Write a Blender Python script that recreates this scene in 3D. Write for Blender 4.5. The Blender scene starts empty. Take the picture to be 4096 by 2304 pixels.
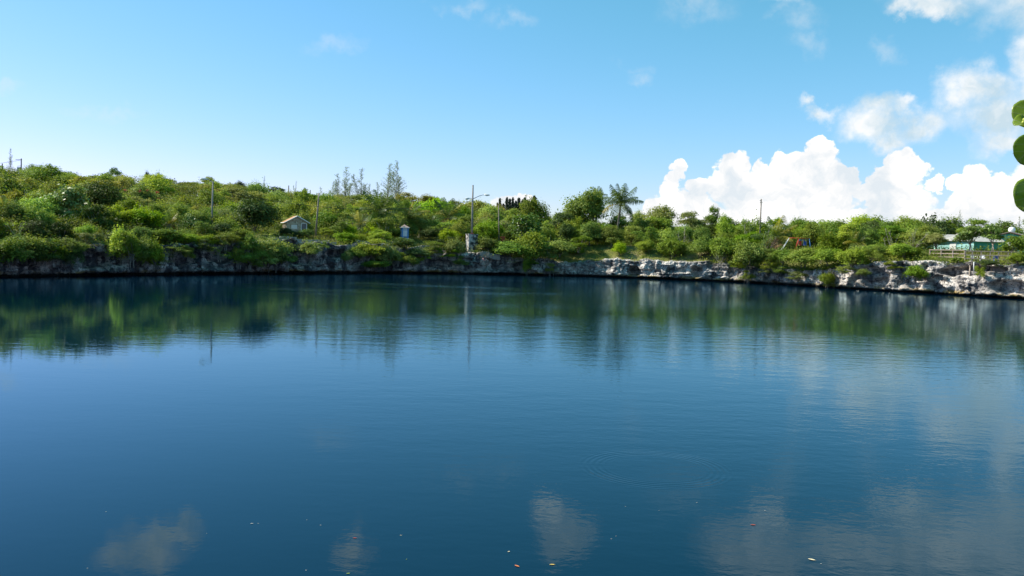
import bpy, math, random
import numpy as np
from mathutils import Vector, Matrix, noise

S = bpy.context.scene
COL = S.collection
R = math.radians

# ---------------------------------------------------------------- camera
F = 850.0
CAM_Z = 4.6
PITCH, ROLL = 2.7, 1.5
cam_d = bpy.data.cameras.new('camera')
cam = bpy.data.objects.new('camera', cam_d)
COL.objects.link(cam)
cam_d.sensor_width = 36.0
cam_d.lens = F / 1024.0 * 36.0
cam_d.clip_start = 0.1
cam_d.clip_end = 20000.0
cam_m = Matrix.Translation((0, 0, CAM_Z)) @ Matrix.Rotation(R(90 - PITCH), 4, 'X') @ Matrix.Rotation(R(ROLL), 4, 'Z')
cam.matrix_world = cam_m
S.camera = cam
CAM_R = cam_m.to_3x3()


def ray(px, py):
    return (CAM_R @ Vector(((px - 512.0) / F, -(py - 288.0) / F, -1.0))).normalized()


def at_y(px, py, y):
    d = ray(px, py)
    return Vector((0, 0, CAM_Z)) + d * (y / d.y)


def at_z(px, py, z):
    d = ray(px, py)
    return Vector((0, 0, CAM_Z)) + d * ((z - CAM_Z) / d.z)


# ---------------------------------------------------------------- light and exposure
SUN_EL, SUN_AZ = 41.0, -78.0          # azimuth measured from +Y towards +X
SKY_STRENGTH = 0.115
S.view_settings.view_transform = 'Standard'
S.view_settings.look = 'None'
S.view_settings.gamma = 1.0
S.view_settings.exposure = 0.60
sun_d = bpy.data.lights.new('sun', 'SUN')
sun_d.energy = 4.9
sun_d.angle = R(0.5)
sun_d.color = (1.0, 0.93, 0.80)
sun = bpy.data.objects.new('sun', sun_d)
COL.objects.link(sun)
to_sun = Vector((math.sin(R(SUN_AZ)) * math.cos(R(SUN_EL)), math.cos(R(SUN_AZ)) * math.cos(R(SUN_EL)), math.sin(R(SUN_EL))))
sun.rotation_euler = to_sun.to_track_quat('Z', 'Y').to_euler()
sun.location = to_sun * 300

W = bpy.data.worlds.new('World')
S.world = W
W.use_nodes = True
try:
    S.cycles.max_bounces = 8
    S.cycles.diffuse_bounces = 4
    S.cycles.glossy_bounces = 3
    S.cycles.transmission_bounces = 4
    S.cycles.transparent_max_bounces = 6
    S.cycles.caustics_reflective = False
    S.cycles.caustics_refractive = False
except Exception:
    pass


class Tree:
    """small helper for node trees"""
    def __init__(self, nt):
        self.nt = nt
        nt.nodes.clear()

    def n(self, typ, **kw):
        nd = self.nt.nodes.new(typ)
        for k, v in kw.items():
            setattr(nd, k, v)
        return nd

    def put(self, sock, v):
        if isinstance(v, bpy.types.NodeSocket):
            self.nt.links.new(v, sock)
        else:
            sock.default_value = v

    def math(self, op, a, b=None, c=None, clamp=False):
        nd = self.n('ShaderNodeMath', operation=op, use_clamp=clamp)
        for i, v in enumerate((a, b, c)):
            if v is not None:
                self.put(nd.inputs[i], v)
        return nd.outputs[0]

    def vmath(self, op, a, b=None, c=None):
        nd = self.n('ShaderNodeVectorMath', operation=op)
        for i, v in enumerate((a, b, c)):
            if v is not None:
                self.put(nd.inputs[i], v)
        return nd.outputs['Value'] if op in ('LENGTH', 'DOT_PRODUCT', 'DISTANCE') else nd.outputs[0]

    def range(self, v, a, b, c=0.0, d=1.0, smooth=True):
        nd = self.n('ShaderNodeMapRange')
        nd.interpolation_type = 'SMOOTHSTEP' if smooth else 'LINEAR'
        self.put(nd.inputs['Value'], v)
        for k, x in (('From Min', a), ('From Max', b), ('To Min', c), ('To Max', d)):
            self.put(nd.inputs[k], x)
        return nd.outputs['Result']

    def mix(self, f, a, b, blend='MIX'):
        nd = self.n('ShaderNodeMix', data_type='RGBA', blend_type=blend)
        self.put(nd.inputs['Factor'], f)
        self.put(nd.inputs['A'] if False else nd.inputs[6], a)
        self.put(nd.inputs[7], b)
        return nd.outputs[2]

    def noise(self, vec, scale, detail=4.0, rough=0.55, out='Fac', dist=0.0):
        nd = self.n('ShaderNodeTexNoise')
        if vec is not None:
            self.put(nd.inputs['Vector'], vec)
        self.put(nd.inputs['Scale'], scale)
        nd.inputs['Detail'].default_value = detail
        nd.inputs['Roughness'].default_value = rough
        nd.inputs['Distortion'].default_value = dist
        return nd.outputs[out]

    def mapping(self, vec, scale=(1, 1, 1), rot=(0, 0, 0), loc=(0, 0, 0)):
        nd = self.n('ShaderNodeMapping')
        self.put(nd.inputs['Vector'], vec)
        nd.inputs['Scale'].default_value = scale
        nd.inputs['Rotation'].default_value = rot
        nd.inputs['Location'].default_value = loc
        return nd.outputs[0]

    def ramp(self, v, stops):
        nd = self.n('ShaderNodeValToRGB')
        els = nd.color_ramp.elements
        while len(els) < len(stops):
            els.new(0.5)
        for e, (p, c) in zip(els, stops):
            e.position = p
            e.color = (c[0], c[1], c[2], 1)
        self.put(nd.inputs[0], v)
        return nd.outputs[0]


# ---------------------------------------------------------------- sky with clouds (directions only)
def sky_uv(px, py, mirror=False):
    d = ray(px, py)
    z = -d.z if mirror else d.z
    return math.atan2(d.x, d.y) * F, math.asin(z) * F


t = Tree(W.node_tree)
tc = t.n('ShaderNodeTexCoord').outputs['Generated']
sky = t.n('ShaderNodeTexSky')
sky.sky_type = 'NISHITA'
sky.sun_disc = False
sky.sun_elevation = R(SUN_EL)
sky.sun_rotation = R(SUN_AZ)
sky.altitude = 0
sky.air_density = 1.0
sky.dust_density = 0.25
sky.ozone_density = 1.2
sep = t.n('ShaderNodeSeparateXYZ')
t.put(sep.inputs[0], tc)
az = t.math('MULTIPLY', t.math('ARCTAN2', sep.outputs[0], sep.outputs[1]), F)
el = t.math('MULTIPLY', t.math('ARCSINE', sep.outputs[2]), F)
comb = t.n('ShaderNodeCombineXYZ')
t.put(comb.inputs[0], az)
t.put(comb.inputs[1], el)
p0 = comb.outputs[0]


def warped(amount, scale, detail, rough):
    nz = t.noise(p0, scale, detail, rough, 'Color')
    return t.vmath('MULTIPLY_ADD', t.vmath('SUBTRACT', nz, (0.5, 0.5, 0.5)), (amount, amount, 0), p0)


def field(p, blobs, k=0.0):
    acc = None
    for (u, v, ru, rv) in blobs:
        q = t.vmath('MULTIPLY_ADD', p, (1 / ru, 1 / rv, 0), (-u / ru, -v / rv, 0))
        ln = t.vmath('LENGTH', q)
        acc = ln if acc is None else (t.math('SMOOTH_MIN', acc, ln, k) if k else t.math('MINIMUM', acc, ln))
    return acc


def from_crop(lst):
    out = []
    for b in lst:
        x, y, rx = b[:3]
        ry = b[3] if len(b) > 3 else rx
        u, v = sky_uv(625 + x * 0.15525, y * 0.15525)
        out.append((u, v, rx * 0.15525, ry * 0.15525))
    return out


def from_px(lst, mirror=False):
    return [(*sky_uv(x, y, mirror), rx, ry) for (x, y, rx, ry) in lst]


bank = from_crop([
    (350, 1065, 62), (318, 1155, 62), (290, 1240, 75), (220, 1335, 90), (470, 1215, 85, 75), (400, 1330, 190, 120),
    (705, 1075, 98), (620, 1180, 110), (868, 1090, 58, 65), (1010, 1075, 95), (1250, 985, 98), (1120, 1080, 120),
    (1410, 1130, 85), (1440, 1210, 80), (950, 1270, 340, 190), (1300, 1260, 190, 230),
    (1775, 1040, 92), (1840, 1110, 95), (1660, 1160, 95, 85), (1580, 1250, 80), (1760, 1300, 200, 140),
    (2005, 1180, 52, 58), (2270, 1155, 88), (2165, 1180, 75, 65), (2370, 1240, 115), (2250, 1320, 160, 100), (2480, 1270, 130, 110), (2700, 1200, 190, 170),
    (1300, 1400, 1350, 70),
]) + from_px([(512, 203, 20, 11), (524, 200, 12, 9), (502, 205, 11, 8)])
mid = from_crop([
    (1700, 640, 150, 90), (1830, 640, 80, 70), (1640, 760, 230, 130), (1930, 780, 240, 120), (1690, 870, 150, 90),
    (1290, 700, 110, 60), (2250, 560, 200, 150), (2400, 770, 210, 190), (2500, 930, 190, 70), (1960, 60, 240, 95), (1760, 110, 90, 60),
    (2620, 480, 150, 260),
]) + from_px([(140, 547, 42, 23), (170, 527, 28, 13), (352, 549, 20, 25), (564, 534, 32, 20), (546, 516, 22, 14),
              (760, 560, 70, 34), (860, 556, 110, 34), (960, 560, 110, 46), (1030, 520, 60, 34), (770, 520, 30, 16)], True)
wisp = from_crop([(1150, 110, 190, 110), (1150, 300, 130, 100), (1660, 370, 110, 90), (60, 400, 130, 60), (40, 480, 100, 60), (2380, 220, 150, 110), (1000, 30, 120, 80)]) \
    + from_px([(338, 40, 30, 13), (104, 111, 34, 10), (8, 95, 18, 8), (455, 3, 34, 10), (505, 22, 34, 12), (700, 4, 40, 22), (436, 482, 20, 12)])
# a few more clouds round the rest of the sky, for the water and for other views
F_bank = field(warped(26.0, 0.055, 7.0, 0.58), bank, 0.08)
F_mid = field(warped(70.0, 0.018, 7.0, 0.6), mid, 0.25)
F_wisp = field(warped(80.0, 0.02, 6.0, 0.62), wisp, 0.2)
ra = t.noise(p0, 0.035, 6.0, 0.62)
a_bank = t.range(F_bank, 0.99, 0.83)
a_mid = t.math('MULTIPLY', t.range(F_mid, 1.15, 0.3), t.range(ra, 0.25, 0.6, 0.45, 1.0))
a_mid = t.math('MULTIPLY', a_mid, 0.95)
a_wisp = t.math('MULTIPLY', t.math('MULTIPLY', t.range(F_wisp, 1.1, 0.1), t.range(ra, 0.3, 0.7)), 0.32)
KB = 1.0 / (SKY_STRENGTH * 2 ** S.view_settings.exposure)
sh = t.noise(warped(30.0, 0.04, 4.0, 0.55), 0.022, 5.0, 0.6)
cb = t.ramp(sh, [(0.38, (0.78 * KB, 0.85 * KB, 0.91 * KB)), (0.50, (0.97 * KB, 0.98 * KB, 0.99 * KB)), (0.60, (1.2 * KB, 1.2 * KB, 1.2 * KB))])
cm = t.ramp(sh, [(0.36, (0.62 * KB, 0.76 * KB, 0.84 * KB)), (0.5, (0.86 * KB, 0.92 * KB, 0.95 * KB)), (0.62, (1.05 * KB, 1.05 * KB, 1.05 * KB))])
KS = SKY_STRENGTH * 2 ** S.view_settings.exposure
sk = t.n('ShaderNodeSeparateXYZ')
t.put(sk.inputs[0], sky.outputs[0])
cs_ = t.n('ShaderNodeCombineXYZ')
for i_, (pre, gam, amp_) in enumerate(((0.7224, 1.33, 1.11), (1.06, 0.70, 0.765), (1.14, 1.15, 0.875))):
    v_ = t.math('POWER', t.math('MULTIPLY', sk.outputs[i_], pre * KS), gam)
    t.put(cs_.inputs[i_], t.math('MULTIPLY', v_, amp_ / KS))
skyc = cs_.outputs[0]
c1 = t.mix(a_wisp, skyc, (0.80 * KB, 0.88 * KB, 0.93 * KB, 1))
c2 = t.mix(a_mid, c1, cm)
c3 = t.mix(a_bank, c2, cb)
bg = t.n('ShaderNodeBackground')
t.put(bg.inputs['Color'], c3)
bg.inputs['Strength'].default_value = SKY_STRENGTH
wo = t.n('ShaderNodeOutputWorld')
t.nt.links.new(bg.outputs[0], wo.inputs[0])


# ---------------------------------------------------------------- object helpers
def tag(o, label=None, cat=None, group=None, kind=None):
    for k, v in (('label', label), ('category', cat), ('group', group), ('kind', kind)):
        if v:
            o[k] = v
    return o


def empty(name, loc, label=None, cat=None, group=None, rz=0.0):
    o = bpy.data.objects.new(name, None)
    COL.objects.link(o)
    o.location = loc
    o.rotation_euler = (0, 0, rz)
    o.empty_display_size = 0.2
    return tag(o, label, cat, group)


def link(name, me, parent=None, loc=None, rot=None, scale=None):
    o = bpy.data.objects.new(name, me)
    COL.objects.link(o)
    if parent is not None:
        o.parent = parent
    if loc is not None:
        o.location = loc
    if rot is not None:
        o.rotation_euler = rot
    if scale is not None:
        o.scale = scale
    return o


class MB:
    """collects boxes, tubes and faces into one mesh"""
    def __init__(self):
        self.v, self.f = [], []

    def face(self, pts):
        b = len(self.v)
        self.v += [tuple(p) for p in pts]
        self.f.append(list(range(b, b + len(pts))))

    def hull(self, pts, faces):
        b = len(self.v)
        self.v += [tuple(p) for p in pts]
        self.f += [[b + i for i in f] for f in faces]
        return self

    def box(self, c, s, rz=0.0, m=None, bev=0.0):
        hx, hy, hz = s[0] / 2, s[1] / 2, s[2] / 2
        cr, sr = math.cos(rz), math.sin(rz)
        pts = []
        for x, y, z in ((-1, -1, -1), (1, -1, -1), (1, 1, -1), (-1, 1, -1), (-1, -1, 1), (1, -1, 1), (1, 1, 1), (-1, 1, 1)):
            X, Y, Z = x * hx, y * hy, z * hz
            q = Vector((c[0] + X * cr - Y * sr, c[1] + X * sr + Y * cr, c[2] + Z))
            pts.append(m @ q if m is not None else q)
        self.hull(pts, [(0, 3, 2, 1), (4, 5, 6, 7), (0, 1, 5, 4), (1, 2, 6, 5), (2, 3, 7, 6), (3, 0, 4, 7)])
        return self

    def tube(self, pts, rad, n=8, cap=True):
        pts = [Vector(p) for p in pts]
        if not isinstance(rad, (list, tuple)):
            rad = [rad] * len(pts)
        rings = []
        up = Vector((0.0137, 1.0, 0.021)).normalized()
        for i, p in enumerate(pts):
            d = (pts[min(i + 1, len(pts) - 1)] - pts[max(i - 1, 0)]).normalized()
            a = d.cross(up if abs(d.dot(up)) < 0.95 else Vector((1, 0, 0))).normalized()
            b = d.cross(a)
            base = len(self.v)
            for k in range(n):
                an = 2 * math.pi * k / n
                self.v.append(tuple(p + (a * math.cos(an) + b * math.sin(an)) * rad[i]))
            rings.append(base)
        for i in range(len(rings) - 1):
            for k in range(n):
                k2 = (k + 1) % n
                self.f.append([rings[i] + k, rings[i] + k2, rings[i + 1] + k2, rings[i + 1] + k])
        if cap:
            self.f.append([rings[0] + k for k in range(n)][::-1])
            self.f.append([rings[-1] + k for k in range(n)])
        return self

    def lathe(self, prof, n=12, c=(0, 0, 0)):
        base = len(self.v)
        for r, z in prof:
            for k in range(n):
                an = 2 * math.pi * k / n
                self.v.append((c[0] + r * math.cos(an), c[1] + r * math.sin(an), c[2] + z))
        for i in range(len(prof) - 1):
            for k in range(n):
                k2 = (k + 1) % n
                self.f.append([base + i * n + k, base + i * n + k2, base + (i + 1) * n + k2, base + (i + 1) * n + k])
        return self

    def mesh(self, name, mat, smooth=False):
        me = bpy.data.meshes.new(name)
        me.from_pydata(self.v, [], self.f)
        me.materials.append(mat)
        if smooth:
            me.polygons.foreach_set('use_smooth', [True] * len(me.polygons))
        me.update()
        return me

    def build(self, name, mat, parent=None, smooth=False, **kw):
        return link(name, self.mesh(name, mat, smooth), parent, **kw)


def quads_mesh(name, verts, mat):
    """verts: (N,4,3) array"""
    n = len(verts)
    me = bpy.data.meshes.new(name)
    me.vertices.add(4 * n)
    me.vertices.foreach_set('co', np.asarray(verts, dtype=np.float32).ravel())
    me.loops.add(4 * n)
    me.loops.foreach_set('vertex_index', np.arange(4 * n, dtype=np.int32))
    me.polygons.add(n)
    me.polygons.foreach_set('loop_start', np.arange(0, 4 * n, 4, dtype=np.int32))
    me.polygons.foreach_set('loop_total', np.full(n, 4, dtype=np.int32))
    me.update(calc_edges=True)
    me.materials.append(mat)
    return me


# ---------------------------------------------------------------- materials
MATS = {}


def mat_new(name):
    m = bpy.data.materials.new(name)
    m.use_nodes = True
    return m, Tree(m.node_tree)


def finish(t, shader):
    o = t.n('ShaderNodeOutputMaterial')
    t.nt.links.new(shader, o.inputs['Surface'])


def bsdf(t, color, rough=0.8, normal=None, spec=0.3, metal=0.0):
    b = t.n('ShaderNodeBsdfPrincipled')
    t.put(b.inputs['Base Color'], color)
    t.put(b.inputs['Roughness'], rough)
    b.inputs['Specular IOR Level'].default_value = spec
    b.inputs['Metallic'].default_value = metal
    if normal is not None:
        t.put(b.inputs['Normal'], normal)
    return b.outputs[0]


def bump(t, h, strength=0.5, dist=0.05):
    b = t.n('ShaderNodeBump')
    b.inputs['Strength'].default_value = strength
    b.inputs['Distance'].default_value = dist
    t.put(b.inputs['Height'], h)
    return b.outputs[0]


def plain(name, color, rough=0.7, var=0.25, scale=6.0, metal=0.0, dirt=None):
    """painted or weathered surface with mottling"""
    if name in MATS:
        return MATS[name]
    m, t = mat_new(name)
    co = t.n('ShaderNodeTexCoord').outputs['Object']
    nz = t.noise(co, scale, 6.0, 0.65)
    dk = tuple(c * (1 - var) for c in color)
    lt = tuple(min(1.0, c * (1 + var * 0.5)) for c in color)
    c = t.ramp(nz, [(0.3, dk), (0.7, lt)])
    if dirt:
        n2 = t.noise(co, scale * 0.45, 7.0, 0.7)
        c = t.mix(t.range(n2, dirt[0], dirt[0] + 0.12), c, (*dirt[1], 1))
    finish(t, bsdf(t, c, rough, bump(t, nz, 0.3, 0.02), 0.3, metal))
    MATS[name] = m
    return m


def leaf_mat(name, c_lo, c_hi, transl=0.35, rough=0.6, spec=0.15, huevar=0.03):
    m, t = mat_new(name)
    geo = t.n('ShaderNodeNewGeometry')
    species = t.noise(geo.outputs['Position'], 0.16, 3.0, 0.6, 'Fac') if name in ('leaf_thicket', 'undergrowth') else None
    oi = t.n('ShaderNodeObjectInfo')
    c = t.mix(geo.outputs['Random Per Island'], (*c_lo, 1), (*c_hi, 1))
    if species is not None:
        c = t.mix(t.range(species, 0.40, 0.62), c, (0.060, 0.125, 0.012, 1))
    hs = t.n('ShaderNodeHueSaturation')
    t.put(hs.inputs['Hue'], t.range(oi.outputs['Random'], 0, 1, 0.5 - huevar * 0.85, 0.5 + huevar * 0.35, False))
    rnd2 = t.math('FRACT', t.math('MULTIPLY', oi.outputs['Random'], 37.7))
    t.put(hs.inputs['Value'], t.range(rnd2, 0, 1, 0.72, 1.22, False))
    t.put(hs.inputs['Saturation'], t.range(t.math('FRACT', t.math('MULTIPLY', oi.outputs['Random'], 91.3)), 0, 1, 0.80, 1.02, False))
    t.put(hs.inputs['Color'], c)
    b = bsdf(t, hs.outputs[0], rough, None, spec)
    tr = t.n('ShaderNodeBsdfTranslucent')
    t.put(tr.inputs['Color'], t.vmath('MULTIPLY', hs.outputs[0], (1.25, 1.25, 0.6)))
    mx = t.n('ShaderNodeMixShader')
    mx.inputs[0].default_value = transl
    t.nt.links.new(b, mx.inputs[1])
    t.nt.links.new(tr.outputs[0], mx.inputs[2])
    finish(t, mx.outputs[0])
    MATS[name] = m
    return m


leaf_mat('leaf_bright', (0.157, 0.285, 0.012), (0.393, 0.528, 0.022), 0.40)
leaf_mat('leaf_mid', (0.097, 0.192, 0.012), (0.258, 0.373, 0.024), 0.36)
leaf_mat('leaf_dark', (0.026, 0.060, 0.010), (0.098, 0.150, 0.024), 0.22)
leaf_mat('leaf_olive', (0.149, 0.228, 0.021), (0.320, 0.403, 0.040), 0.36)
leaf_mat('leaf_dry', (0.127, 0.167, 0.036), (0.299, 0.341, 0.085), 0.30)
leaf_mat('leaf_glossy', (0.077, 0.156, 0.020), (0.199, 0.298, 0.045), 0.25, 0.42, 0.4)
leaf_mat('leaf_pale', (0.203, 0.233, 0.034), (0.389, 0.391, 0.067), 0.38)
leaf_mat('leaf_yellow', (0.150, 0.220, 0.012), (0.290, 0.350, 0.028), 0.42)
leaf_mat('leaf_blue', (0.030, 0.060, 0.030), (0.075, 0.110, 0.060), 0.25)
leaf_mat('needle_pine', (0.200, 0.280, 0.190), (0.330, 0.410, 0.290), 0.45)
leaf_mat('needle_dark', (0.018, 0.034, 0.024), (0.045, 0.070, 0.048), 0.08)
leaf_mat('palm_green', (0.035, 0.090, 0.012), (0.140, 0.220, 0.030), 0.35, 0.42, 0.3)
leaf_mat('palm_yellow', (0.200, 0.220, 0.020), (0.400, 0.370, 0.040), 0.40, 0.4, 0.4)
leaf_mat('palm_brown', (0.200, 0.120, 0.050), (0.340, 0.210, 0.100), 0.25)
leaf_mat('flower_red', (0.480, 0.030, 0.010), (0.700, 0.070, 0.020), 0.25)
leaf_mat('grass_blade', (0.090, 0.120, 0.020), (0.220, 0.220, 0.050), 0.35)
leaf_mat('leaf_thicket', (0.117, 0.164, 0.017), (0.335, 0.343, 0.048), 0.38)
leaf_mat('undergrowth', (0.103, 0.168, 0.014), (0.345, 0.370, 0.036), 0.34)
plain('bark', (0.20, 0.17, 0.14), 0.9, 0.5, 8.0)
plain('bark_pale', (0.36, 0.32, 0.28), 0.9, 0.4, 8.0)
plain('bark_palm', (0.22, 0.18, 0.14), 0.9, 0.45, 12.0)
plain('pole_wood', (0.25, 0.21, 0.17), 0.85, 0.45, 5.0)
plain('pole_grey', (0.30, 0.28, 0.26), 0.85, 0.40, 4.0)
plain('rail_wood', (0.33, 0.27, 0.22), 0.85, 0.35, 5.0)
plain('white_paint', (0.78, 0.78, 0.76), 0.5, 0.12, 3.0)
plain('lamp_glass', (0.80, 0.80, 0.78), 0.25, 0.05, 3.0)
plain('metal_grey', (0.42, 0.43, 0.44), 0.4, 0.2, 6.0, 0.6)
plain('plaster_stained_shaded', (0.52, 0.50, 0.47), 0.85, 0.3, 3.4, 0.0, (0.45, (0.045, 0.045, 0.05)))  # real stains, thickened so the colour also carries shade for the front
plain('concrete', (0.36, 0.34, 0.31), 0.9, 0.3, 2.5, 0.0, (0.60, (0.10, 0.10, 0.095)))
plain('blue_paint', (0.07, 0.23, 0.52), 0.5, 0.2, 4.0)
plain('pale_panel', (0.62, 0.66, 0.72), 0.5, 0.15, 3.0)
plain('shingle_pink', (0.50, 0.36, 0.30), 0.8, 0.3, 5.0)
plain('shingle_rust', (0.46, 0.24, 0.11), 0.8, 0.4, 4.0)
plain('roof_grey', (0.46, 0.44, 0.41), 0.8, 0.2, 3.0)
plain('turquoise', (0.10, 0.50, 0.47), 0.6, 0.12, 1.5)
plain('turquoise_sunlit', (0.38, 0.68, 0.66), 0.6, 0.10, 1.5)  # house turquoise lightened, sunlight on the side wall put into the colour
plain('brown_trim', (0.10, 0.07, 0.06), 0.6, 0.3, 5.0)
plain('dark_inside', (0.02, 0.022, 0.025), 0.5, 0.3, 5.0)
plain('red_paint', (0.58, 0.06, 0.04), 0.5, 0.2, 4.0)
plain('rust_red', (0.36, 0.07, 0.03), 0.7, 0.4, 4.0)
plain('blue_plastic', (0.05, 0.14, 0.45), 0.4, 0.15, 4.0)
plain('white_plastic', (0.82, 0.82, 0.82), 0.4, 0.06, 4.0)
plain('pale_rock', (0.50, 0.46, 0.40), 0.95, 0.4, 2.0)
plain('wire_dark', (0.04, 0.04, 0.04), 0.6, 0.1, 4.0)
plain('pink_plastic', (0.75, 0.36, 0.34), 0.5, 0.1, 4.0)

# stone wall of the hut
m, t = mat_new('rubble_stone')
co = t.n('ShaderNodeTexCoord').outputs['Object']
vo = t.n('ShaderNodeTexVoronoi', feature='DISTANCE_TO_EDGE')
t.put(vo.inputs['Vector'], co)
vo.inputs['Scale'].default_value = 3.6
vc = t.n('ShaderNodeTexVoronoi')
t.put(vc.inputs['Vector'], co)
vc.inputs['Scale'].default_value = 3.6
bw = t.n('ShaderNodeRGBToBW')
t.put(bw.inputs[0], vc.outputs['Color'])
c = t.ramp(bw.outputs[0], [(0.1, (0.26, 0.20, 0.14)), (0.5, (0.46, 0.39, 0.29)), (0.9, (0.64, 0.58, 0.47))])
e = t.range(vo.outputs['Distance'], 0.01, 0.07)
c = t.mix(e, (0.50, 0.47, 0.42, 1), c)
finish(t, bsdf(t, c, 0.9, bump(t, e, 0.6, 0.04)))
MATS['rubble_stone'] = m

# ---------------------------------------------------------------- lake outline
SHORE_PX = [(0, 277.3), (68, 276.2), (137, 275.2), (232, 274.0), (287, 273.4), (361, 273.4), (437, 273.7), (490, 274.8), (560, 275.9),
            (615, 277.6), (687, 280.4), (734, 282.5), (768, 284.3), (823, 287.6), (850, 289.6), (910, 292.6), (968, 296.2), (1018, 299.4)]
CX, CY = 2.0, 75.0
RIM_PX = [(0, 3.3), (95, 4.0), (140, 3.5), (200, 4.1), (300, 4.9), (350, 4.4), (400, 4.2), (440, 4.1), (470, 3.9), (500, 2.9), (560, 2.4), (600, 2.9), (720, 3.1), (760, 2.3), (815, 2.5), (850, 3.4), (920, 4.1), (968, 4.5), (1018, 4.2)]


def shore_depth(px):
    xs = [a for a, b in SHORE_PX]
    ys = [at_z(a, b, 0.0).y for a, b in SHORE_PX]
    return float(np.interp(px, xs, ys))


_pts = [at_z(a, b, 0.0) for a, b in SHORE_PX]
_th = [math.atan2(p.x - CX, p.y - CY) for p in _pts]
_rr = [math.hypot(p.x - CX, p.y - CY) for p in _pts]
_rz = [float(np.interp(a, [q[0] for q in RIM_PX], [q[1] for q in RIM_PX])) for a, b in SHORE_PX]
for deg, rr, rz in ((100, 68, 3.8), (125, 70, 3.4), (150, 72.5, 3.1), (180, 73.6, 3.0), (-150, 72.5, 3.1), (-125, 70, 3.6), (-100, 65, 4.0)):
    _th.append(R(deg))
    _rr.append(rr)
    _rz.append(rz)
o_ = np.argsort(_th)
TH = np.array(_th)[o_]
RR = np.array(_rr)[o_]
RZ = np.array(_rz)[o_]
TH3 = np.concatenate([TH - 2 * math.pi, TH, TH + 2 * math.pi])
RR3 = np.tile(RR, 3)
RZ3 = np.tile(RZ, 3)
fine = np.linspace(-math.pi, math.pi, 1441)
_r = np.interp(fine, TH3, RR3)
_z = np.interp(fine, TH3, RZ3)
ker = np.hanning(17)
ker /= ker.sum()
RF = np.convolve(np.concatenate([_r[-17:-1], _r, _r[1:17]]), ker, 'same')[16:-16]
ZF = np.convolve(np.concatenate([_z[-17:-1], _z, _z[1:17]]), ker, 'same')[16:-16]


def r_shore(th):
    return float(np.interp(th, fine, RF))


def z_rim(th):
    return float(np.interp(th, fine, ZF)) + 0.65 * noise.noise(Vector((th * 16, 3.3, 0))) + 0.3 * noise.noise(Vector((th * 45, 8.3, 0)))


HILL_PX = [(-300, 13.2), (0, 13.6), (150, 14.6), (212, 14.3), (250, 13.7), (330, 12.7), (400, 13.3), (440, 12.6), (490, 11.3), (540, 9.3), (600, 7.4), (660, 6.4), (760, 6.0), (1024, 6.0), (1500, 6.0)]
PLAT = 5.7


def smooth(a, b, x):
    x = min(1.0, max(0.0, (x - a) / (b - a)))
    return x * x * (3 - 2 * x)


def ground_z(x, y):
    th = math.atan2(x - CX, y - CY)
    r = math.hypot(x - CX, y - CY)
    e = r - r_shore(th)
    zr = z_rim(th)
    near = smooth(60, 20, y)
    plat = PLAT * (1 - near) + (zr + 0.2) * near
    z = zr - 0.1 + (plat - zr) * smooth(0.8, 9.0, e)
    px = 512 + (x / max(y, 25.0)) * F
    hill = float(np.interp(px, [a for a, b in HILL_PX], [b for a, b in HILL_PX])) - PLAT
    far = 1 - 0.75 * smooth(140, 420, e)
    z += hill * smooth(10, 78, e) * far * (1 - near)
    z += 0.35 * noise.noise(Vector((x * 0.07, y * 0.07, 1.0))) * smooth(6, 30, e)
    return z


# water
m, t = mat_new('lake_water')
geo = t.n('ShaderNodeNewGeometry')
P = geo.outputs['Position']
sx = t.n('ShaderNodeSeparateXYZ')
t.put(sx.inputs[0], P)
wind = t.noise(t.mapping(P, (0.018, 0.035, 0.0)), 1.0, 2.0, 0.5)
uu = t.math('DIVIDE', sx.outputs[0], t.math('MAXIMUM', sx.outputs[1], 5.0))
right = t.math('MULTIPLY', t.range(uu, -0.28, -0.19, 0.55, 1.0), t.range(uu, 0.05, 0.35, 1.0, 1.15))
rcen = t.vmath('DISTANCE', P, (4.0, 78.0, 0.0))
ruff = t.math('MULTIPLY', t.range(rcen, 66.0, 54.0), t.range(sx.outputs[1], 40.0, 70.0))
right = t.math('MULTIPLY', right, t.math('ADD', 1.0, t.math('MULTIPLY', ruff, 0.45)))
gust = t.vmath('LENGTH', t.vmath('MULTIPLY', t.vmath('SUBTRACT', P, (-13.0, 90.0, 0.0)), (1 / 21.0, 1 / 15.0, 0.0)))
gust = t.math('MULTIPLY', t.range(gust, 1.15, 0.55), t.range(t.noise(t.mapping(P, (0.05, 0.16, 0.0)), 1.0, 3.0, 0.6), 0.40, 0.60))
right = t.math('ADD', right, t.math('MULTIPLY', gust, 3.2))
amp = t.math('MULTIPLY', t.range(wind, 0.36, 0.62, 0.45, 1.5), right)
w1 = t.noise(t.mapping(P, (1.0, 1.5, 0.0), (0, 0, 0.15)), 2.5, 3.0, 0.55)
w2 = t.noise(t.mapping(P, (0.6, 1.3, 0.0), (0, 0, -0.2)), 0.8, 2.0, 0.5)
w3 = t.noise(t.mapping(P, (1.0, 1.3, 0.0), (0, 0, 0.5)), 6.0, 2.0, 0.5)
h = t.math('ADD', t.math('MULTIPLY', w1, 0.0048), t.math('MULTIPLY', w2, 0.0090))
h = t.math('ADD', h, t.math('MULTIPLY', w3, 0.0018))
h = t.math('MULTIPLY', h, t.math('MULTIPLY', amp, t.range(sx.outputs[1], 12.0, 55.0, 0.6, 1.0)))
rc = at_z(655, 468, 0.0)
dd = t.vmath('DISTANCE', P, (rc.x, rc.y, 0.0))
ringmask = t.math('MULTIPLY', t.range(dd, 0.9, 1.25), t.range(dd, 1.75, 1.45))
rings = t.math('MULTIPLY', t.math('SINE', t.math('MULTIPLY', dd, 48.0)), t.math('MULTIPLY', ringmask, 0.0009))
h = t.math('ADD', h, rings)
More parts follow.
